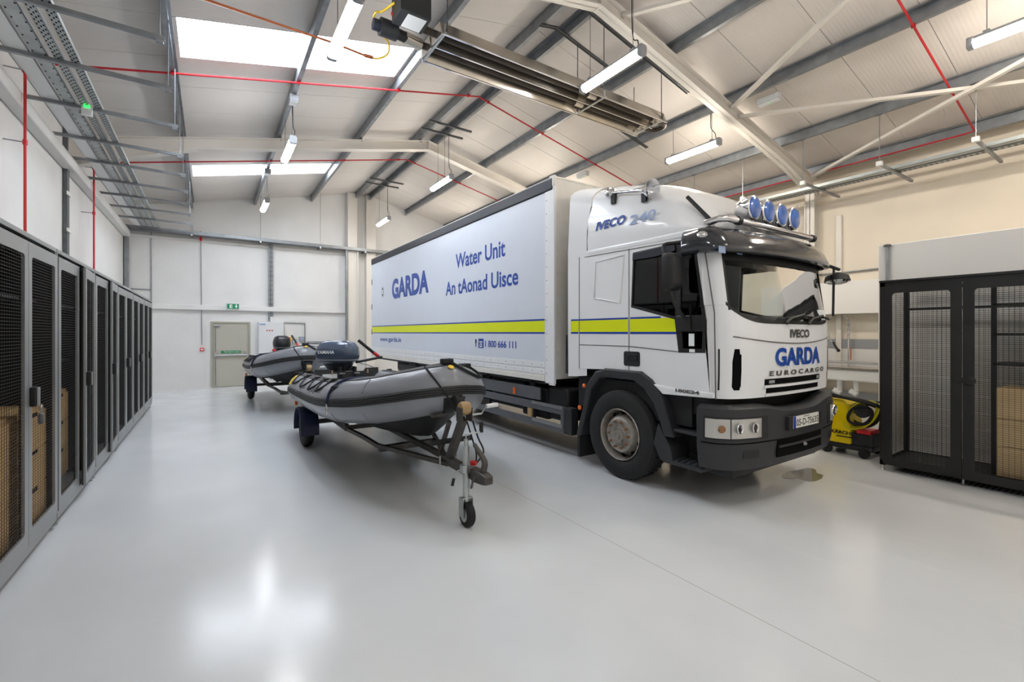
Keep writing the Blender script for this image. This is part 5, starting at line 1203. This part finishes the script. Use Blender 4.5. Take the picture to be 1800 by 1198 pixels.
MB_ = MB().box(7.1, 7.4, .62, .95, 1.065, 1.12).build('storage_case', 'black', bevel=.01); tag(MB_, 'flat black case on the drawers inside the black cage', 'case')
# floor drain grating below the cage
t = T('floor_grating', 'grey slotted floor grating under the front of the black cage', 'grating', (6.9, 1.5, 0))
MB().box(6.8, 7.1, -.5, 2.0, .002, .008).build('grating_bed', 'plastic_grey', t)
k = MB()
for i in range(55): k.box(6.81, 7.09, -.45 + i * .044, -.43 + i * .044, .008, .011)
k.build('grating_bar', 'galv_dark', t, kind='stuff')
# vertical conduit on the partition above the cage
a = Xp(1560.5, 430, 7.74); k = MB(); k.cyl((7.72, a[1], 2.27), (7.72, a[1], 2.84), .02, n=10); c_ = k.build('conduit', 'galv', smooth=True); tag(c_, 'short vertical conduit rising from the black cage on the partition', 'conduit')
k = MB(); k.lathe((7.72, a[1], 2.83), (0, 0, 1), [(.045, 0), (.045, .02), (.02, .03), (.001, .031)], 12); k.build('conduit_cap', 'galv_dark', c_)

# ---- pressure washer
t = T('pressure_washer', 'yellow pressure washer with coiled yellow and black hoses beside the truck', 'pressure washer', (7.3, 2.62, 0))
MB().box(7.15, 7.66, 2.32, 3.02, .08, .17).build('base', 'black_box', t, bevel=.03, seg=3)
MB().box(7.14, 7.62, 2.32, 2.56, .16, .32).build('pump_block', 'black_box', t, bevel=.02)
k = MB(); k.loft([[(x, y, z) for x, y in ((7.14 + i, 2.58 + j), (7.55 - i, 2.58 + j), (7.55 - i, 3.05), (7.14 + i, 3.05))] for z, i, j in ((.15, 0, -.02), (.45, .0, -.01), (.68, .02, .04), (.74, .06, .1))]); by = k.build('hood', 'karcher', t, bevel=.03, seg=3)
text('K\u00c4RCHER', 'black', by, lambda u, v: (7.13, Xp(1461, 760, 7.13)[1] + (Xp(1508, 760, 7.13)[1] - Xp(1461, 760, 7.13)[1]) * u, Xp(1485, 763, 7.13)[2] + .055 * v), off=.04)
MB().box(7.128, 7.14, Xp(1505, 768, 7.13)[1], Xp(1470, 768, 7.13)[1], Xp(1485, 768, 7.13)[2], Xp(1485, 766.5, 7.13)[2]).build('hood_line', 'black', by)
MB().box(7.13, 7.4, 2.34, 2.5, .32, .37).build('cap', 'red', t, bevel=.01)
for y in (2.42, 2.85):
    for x in (7.16, 7.6):
        k = MB(); k.lathe((x - .03, y, .06), (1, 0, 0), [(.03, 0), (.06, .0), (.06, .05), (.03, .05)], 18); k.build('castor', 'rubber', t, smooth=True)
for j, (r0, m_, x, nm) in enumerate(((.2, 'cable_yellow', 7.16, 'cable_coil'), (.17, 'cable_yellow', 7.2, 'cable_coil'), (.14, 'rubber', 7.13, 'hose_coil'), (.19, 'rubber', 7.25, 'hose_coil'), (.16, 'rubber', 7.3, 'hose_coil'))):
    k = MB(); k.tube([(x + .02 * math.sin(3 * a), 2.46 + r0 * .95 * math.cos(a), .56 + r0 * .85 * math.sin(a) - .1 * math.cos(a) * (1 if j < 2 else .3)) for a in [2 * PI * i / 28 for i in range(28)]], .014 if j < 2 else .02, 8, closed=True); k.build(nm, m_, t, smooth=True)
k = MB(); k.lathe((7.12, 2.44, .62), (1, 0, 0), [(.06, 0), (.09, .02), (.09, .06), (.05, .07)], 18); k.build('hose_reel', 'black_box', t, smooth=True)
k = MB(); k.tube([(7.2, 3.05, .82), (7.15, 2.8, .8), (7.1, 2.5, .76), (7.08, 2.25, .73)], .02, 8, sub=4); k.tube([(7.25, 3.0, .78), (7.2, 2.7, .77), (7.15, 2.4, .75), (7.15, 2.25, .7)], .022, 8, sub=4); k.build('spray_lance', 'rubber', t, smooth=True)
k = MB(); k.tube([(7.6, 2.4, .3), (7.62, 2.36, .7), (7.62, 2.9, .7), (7.6, 2.94, .3)], .015, 8); k.build('push_handle', 'black_box', t, smooth=True)
MB().box(7.13, 7.14, 2.9, 3.0, .14, .22).build('rating_label', 'plastic_light', t)

# ---- sink unit on the right wall
def W(x, y): return Xp(x, y, XR)
t = T('wall_sink', 'stainless wall sink with tall spring spray tap on the right wall', 'sink', (10.7, 4.0, 0))
SY0, SY1 = 3.2, 5.2
k = MB(); k.box(10.42, XR, SY0, SY1, .93, .97); k.build('sink_rim', 'stainless', t, bevel=.01)
k = MB(); k.box(10.46, XR - .06, SY0 + .1, SY1 - .1, .7, .93); k.build('sink_bowl', 'plastic_light', t, bevel=.03)
MB().box(XR - .03, XR, SY0, SY1, .97, 1.5).build('splashback', 'paint_white', t)
MB().box(XR - .04, XR - .028, SY0, SY1, 1.33, 1.52).build('splashback_band', 'plastic_grey', t)
k = MB(); k.cyl((10.43, SY0, 1.07), (10.43, SY1, 1.07), .022, n=10); k.build('front_rail', 'alu', t, smooth=True)
MB().box(10.5, 10.56, 4.32, 4.44, .45, .93).build('leg', 'black', t)
for y in (3.72, 4.0):
    k = MB(); k.cyl((10.6, y, .5), (10.6, y, .72), .045, n=12); k.cyl((10.6, y - .02, .44), (10.6, y + .1, .5), .055, n=12); k.build('waste_trap', 'plastic_light', t, smooth=True)
MB().box(10.95, XR, SY0, SY1, .2, .45).build('pipe_box', 'plastic_grey', t)
ty = W(1497, 600)[1]; tx = 10.85
k = MB(); k.cyl((tx, ty, .97), (tx, ty, 1.75), .016, n=10); k.build('tap_riser', 'chrome', t, smooth=True)
k = MB(); k.tube([(tx, ty, 1.6), (tx, ty + .0, 1.9), (tx - .03, ty + .1, 2.03), (tx - .06, ty + .26, 2.03), (tx - .08, ty + .36, 1.85), (tx - .1, ty + .3, 1.55), (tx - .1, ty + .22, 1.4)], .014, 8, sub=5); k.build('spray_hose', 'alu', t, smooth=True)
k = MB()
k.tube([(tx + .028 * math.cos(i * 1.3), ty + .028 * math.sin(i * 1.3), 1.5 + i * .0035) for i in range(120)], .004, 5); k.build('spring', 'chrome', t, smooth=True)
k = MB(); k.tube([(tx - .1, ty + .24, 1.46), (tx - .11, ty + .17, 1.33), (tx - .14, ty + .12, 1.28)], [.02, .024, .034], 10); k.build('spray_head', 'black', t, smooth=True)
k = MB(); k.cyl((tx, ty - .04, 1.1), (tx, ty - .04, 1.35), .012, n=8); k.build('tap_lever', 'copper', t, smooth=True)
o = MB().box(XR - .36, XR, 3.05, 5.6, 2.03, 2.68).build('wall_cupboard', 'paint_white', bevel=.008); tag(o, 'long white wall cupboard above the sink', 'cupboard')
k = MB(); k.tube([(XR - .04, 3.0, 2.92), (XR - .04, 4.0, 2.9), (XR - .04, 5.2, 2.9)], .018, 8); tag(k.build('conduit', 'galv', smooth=True), 'horizontal conduit on the right wall above the white cupboard', 'conduit')
# =================================================================== back wall fittings and conduits
def conduit(pts, label, r=.014, m_='galv', cat='conduit'):
    k = MB(); k.tube(pts, r, 8); return tag(k.build('conduit', m_, smooth=True), label, cat)
def Bk(x, y, d=.03): return Yp(x, y, YB - d)
conduit([Bk(266, 404), Bk(266, 545)], 'vertical conduit on the back wall nearest the left corner')
k = conduit([Bk(353, 406, .05), Bk(355, 606, .05)], 'vertical conduit dropping to the red fire call point', .012)
MB().box(Bk(353, 400)[0] - .03, Bk(353, 400)[0] + .03, YB - .08, YB - .02, 4.38, 4.5).build('tee_fitting', 'red', k)
conduit([Bk(230, 507), Bk(266, 509)], 'short horizontal conduit above the farthest cabinets')
p = Bk(355, 614)
t = T('fire_call_point', 'red fire alarm call point left of the exit door', 'call point', (p[0], YB, p[2] - .05))
MB().box(p[0] - .05, p[0] + .05, YB - .06, YB, p[2] - .05, p[2] + .05).build('case', 'red', t, bevel=.006)
MB().box(p[0] - .03, p[0] + .03, YB - .063, YB - .06, p[2] - .018, p[2] + .022).build('press_plate', 'sign_white', t)
# vertical trunking beside the corner, cable ladder above the panel
o = MB().box(XL + .02, XL + .12, YB - .08, YB - .005, 2.3, 4.5).build('trunking', 'galv', bevel=.004); tag(o, 'vertical grey trunking in the left corner of the back wall', 'trunking')
xa, xb = Bk(471.5, 480)[0], Bk(480, 480)[0]
t = T('cable_ladder', 'vertical cable ladder dropping to the grey electrical panel', 'cable ladder', (xa, YB - .06, 2.0))
for x in (xa, xb - .02): MB().box(x, x + .02, YB - .09, YB - .04, 2.02, 4.52).build('ladder_rail', 'galv', t)
for i in range(16): MB().box(xa + .02, xb - .02, YB - .07, YB - .06, 2.1 + i * .15, 2.13 + i * .15).build('rung', 'galv', t)
k = MB(); k.tube([(xa + .05, YB - .08, 4.5), (xa + .05, YB - .08, 2.0)], .012, 6); k.tube([(xa + .08, YB - .08, 4.5), (xa + .08, YB - .08, 2.0)], .012, 6); k.build('cable', 'galv', t, smooth=True)
# grey electrical panel
a, b = Bk(454, 620, .2), Bk(499, 566, .2)
t = T('electrical_panel', 'tall grey electrical panel with three red lamps by the exit door', 'electrical panel', ((a[0] + b[0]) / 2, YB, .6))
MB().box(a[0], b[0], YB - .22, YB - .005, .62, b[2]).build('case', 'plastic_light', t, bevel=.006)
dr = MB().box(a[0] + .02, b[0] - .05, YB - .235, YB - .22, .65, b[2] - .03).build('panel_door', 'plastic_light', t, bevel=.004)
for i in range(3):
    p = Bk(469.5 + i * 4.6, 580.5, .24); k = MB(); k.lathe((p[0], YB - .235, p[2]), (0, -1, 0), [(.02, 0), (.02, .01), (.001, .014)], 10); k.build('indicator_lamp', 'red', dr)
p = Bk(489, 594, .24); k = MB(); k.lathe((p[0], YB - .235, p[2]), (0, -1, 0), [(.022, 0), (.018, .012), (.001, .013)], 10); k.build('lock', 'black', dr)
p = Bk(482, 615, .24); k = MB(); k.lathe((p[0], YB - .235, p[2]), (0, -1, 0), [(.05, 0), (.05, .03), (.03, .05), (.001, .052)], 14); k.build('isolator', 'red', dr)
MB().box(a[0] + .03, a[0] + .2, YB - .237, YB - .235, b[2] - .1, b[2] - .05).build('panel_label', 'blue_grey_text', dr)
p = Bk(479, 561); o = MB().box(p[0] - .08, p[0] + .08, YB - .12, YB - .005, 1.99, 2.16).build('junction_box', 'plastic_light', bevel=.006); tag(o, 'white junction box on top of the electrical panel', 'junction box')
# conduit frame, small boxes right of the panel
conduit([Bk(500, 566.5), Bk(536, 568)], 'horizontal conduit joining the two drops right of the panel')
conduit([Bk(499, 566), Bk(499, 600)], 'conduit drop just right of the electrical panel')
conduit([Bk(536, 567), Bk(536, 602)], 'conduit drop to the small meter box')
for (x0, x1, y0, y1, m_, nm, lb, ct) in ((503, 512, 592, 600, 'label_yellow', 'warning_sign', 'small yellow warning sign right of the electrical panel', 'sign'),
        (526, 535, 591.5, 600, 'plastic_grey', 'meter_box', 'small grey meter with blue screen under the conduit', 'meter'),
        (513.5, 521, 596, 606, 'plastic_grey', 'switch_box', 'grey switch box behind the farther outboard motor', 'switch'),
        (566, 573, 605, 613, 'plastic_light', 'socket_box', 'small white socket with dark front under the wall rail', 'socket'),
        (545, 560, 605, 613, 'plastic_light', 'dado_box', 'low white box on the back wall under the rail', 'box')):
    a, b = Bk(x0, y1, .06), Bk(x1, y0, .06); o = MB().box(a[0], b[0], YB - .1, YB - .005, a[2], b[2]).build(nm, m_, bevel=.006); tag(o, lb, ct)
    MB().box(a[0] + .03, b[0] - .03, YB - .104, YB - .1, (a[2] + b[2]) / 2, b[2] - .02).build('front_plate', {'warning_sign': 'red', 'meter_box': 'blue_grey_text', 'socket_box': 'motor_blue'}.get(nm, 'plastic_light'), o)
a, b = Bk(540, 602), Bk(605, 602); o = MB().box(a[0], b[0], YB - .08, YB - .005, 1.3, 1.36).build('dado_trunking', 'plastic_grey', bevel=.006); tag(o, 'horizontal grey trunking behind the outboard motors', 'trunking')
conduit([Bk(609, 437, .26), Bk(609, 605, .26)], 'grey vertical pipe on the left of the white posts', .04)
conduit([Bk(629, 437, .26), Bk(629, 605, .26)], 'thin vertical pipe between the white posts', .018, 'paint_white')
# left wall: vertical dark cable tray near the farther portal frame
o = MB().box(XL + .005, XL + .06, 10.2, 10.34, 2.3, 4.34).build('wall_tray', 'galv_dark'); tag(o, 'narrow vertical cable tray on the left wall above the cabinets', 'cable tray')
for z in (2.7, 3.3, 3.9): MB().box(XL + .06, XL + .075, 10.16, 10.38, z, z + .06).build('tray_clip', 'paint_white', o)
o = MB().box(XL + .005, XL + .05, 10.22, 10.32, 4.64, 5.05).build('wall_tray', 'galv_dark'); tag(o, 'short dark cable tray at the top of the left wall', 'cable tray')
# conduits on the right wall column
for x, lb in ((1401.5, 'left thin conduit on the column behind the truck lamps'), (1415, 'right thin conduit on the column behind the truck lamps')):
    a = Xp(x, 400, XR - .26); conduit([(XR - .26, a[1], 1.0), (XR - .26, a[1], 4.45)], lb, .016, 'paint_white')
o = MB().box(XR - .06, XR - .002, 4.1, 4.2, .5, 4.1).build('wall_channel', 'steel_white', bevel=.006); tag(o, 'white vertical channel on the right wall beside the column', 'channel')

# wet patch on the floor under the front of the truck
c = Zp(1412, 834, 0); pts = []
for i in range(26):
    a = 2 * PI * i / 26; r = 1 + .18 * math.sin(3 * a + .5) + .1 * math.sin(5 * a) + random.uniform(-.04, .04); pts.append((c[0] + .3 * r * math.cos(a), c[1] + .17 * r * math.sin(a)))
mat('wet', G(112, 113, 111), .06)
tag(MB().prism(pts, 'z', .0005, .002).build('water_puddle', 'wet'), 'dark wet patch on the floor before the truck bumper', 'puddle')
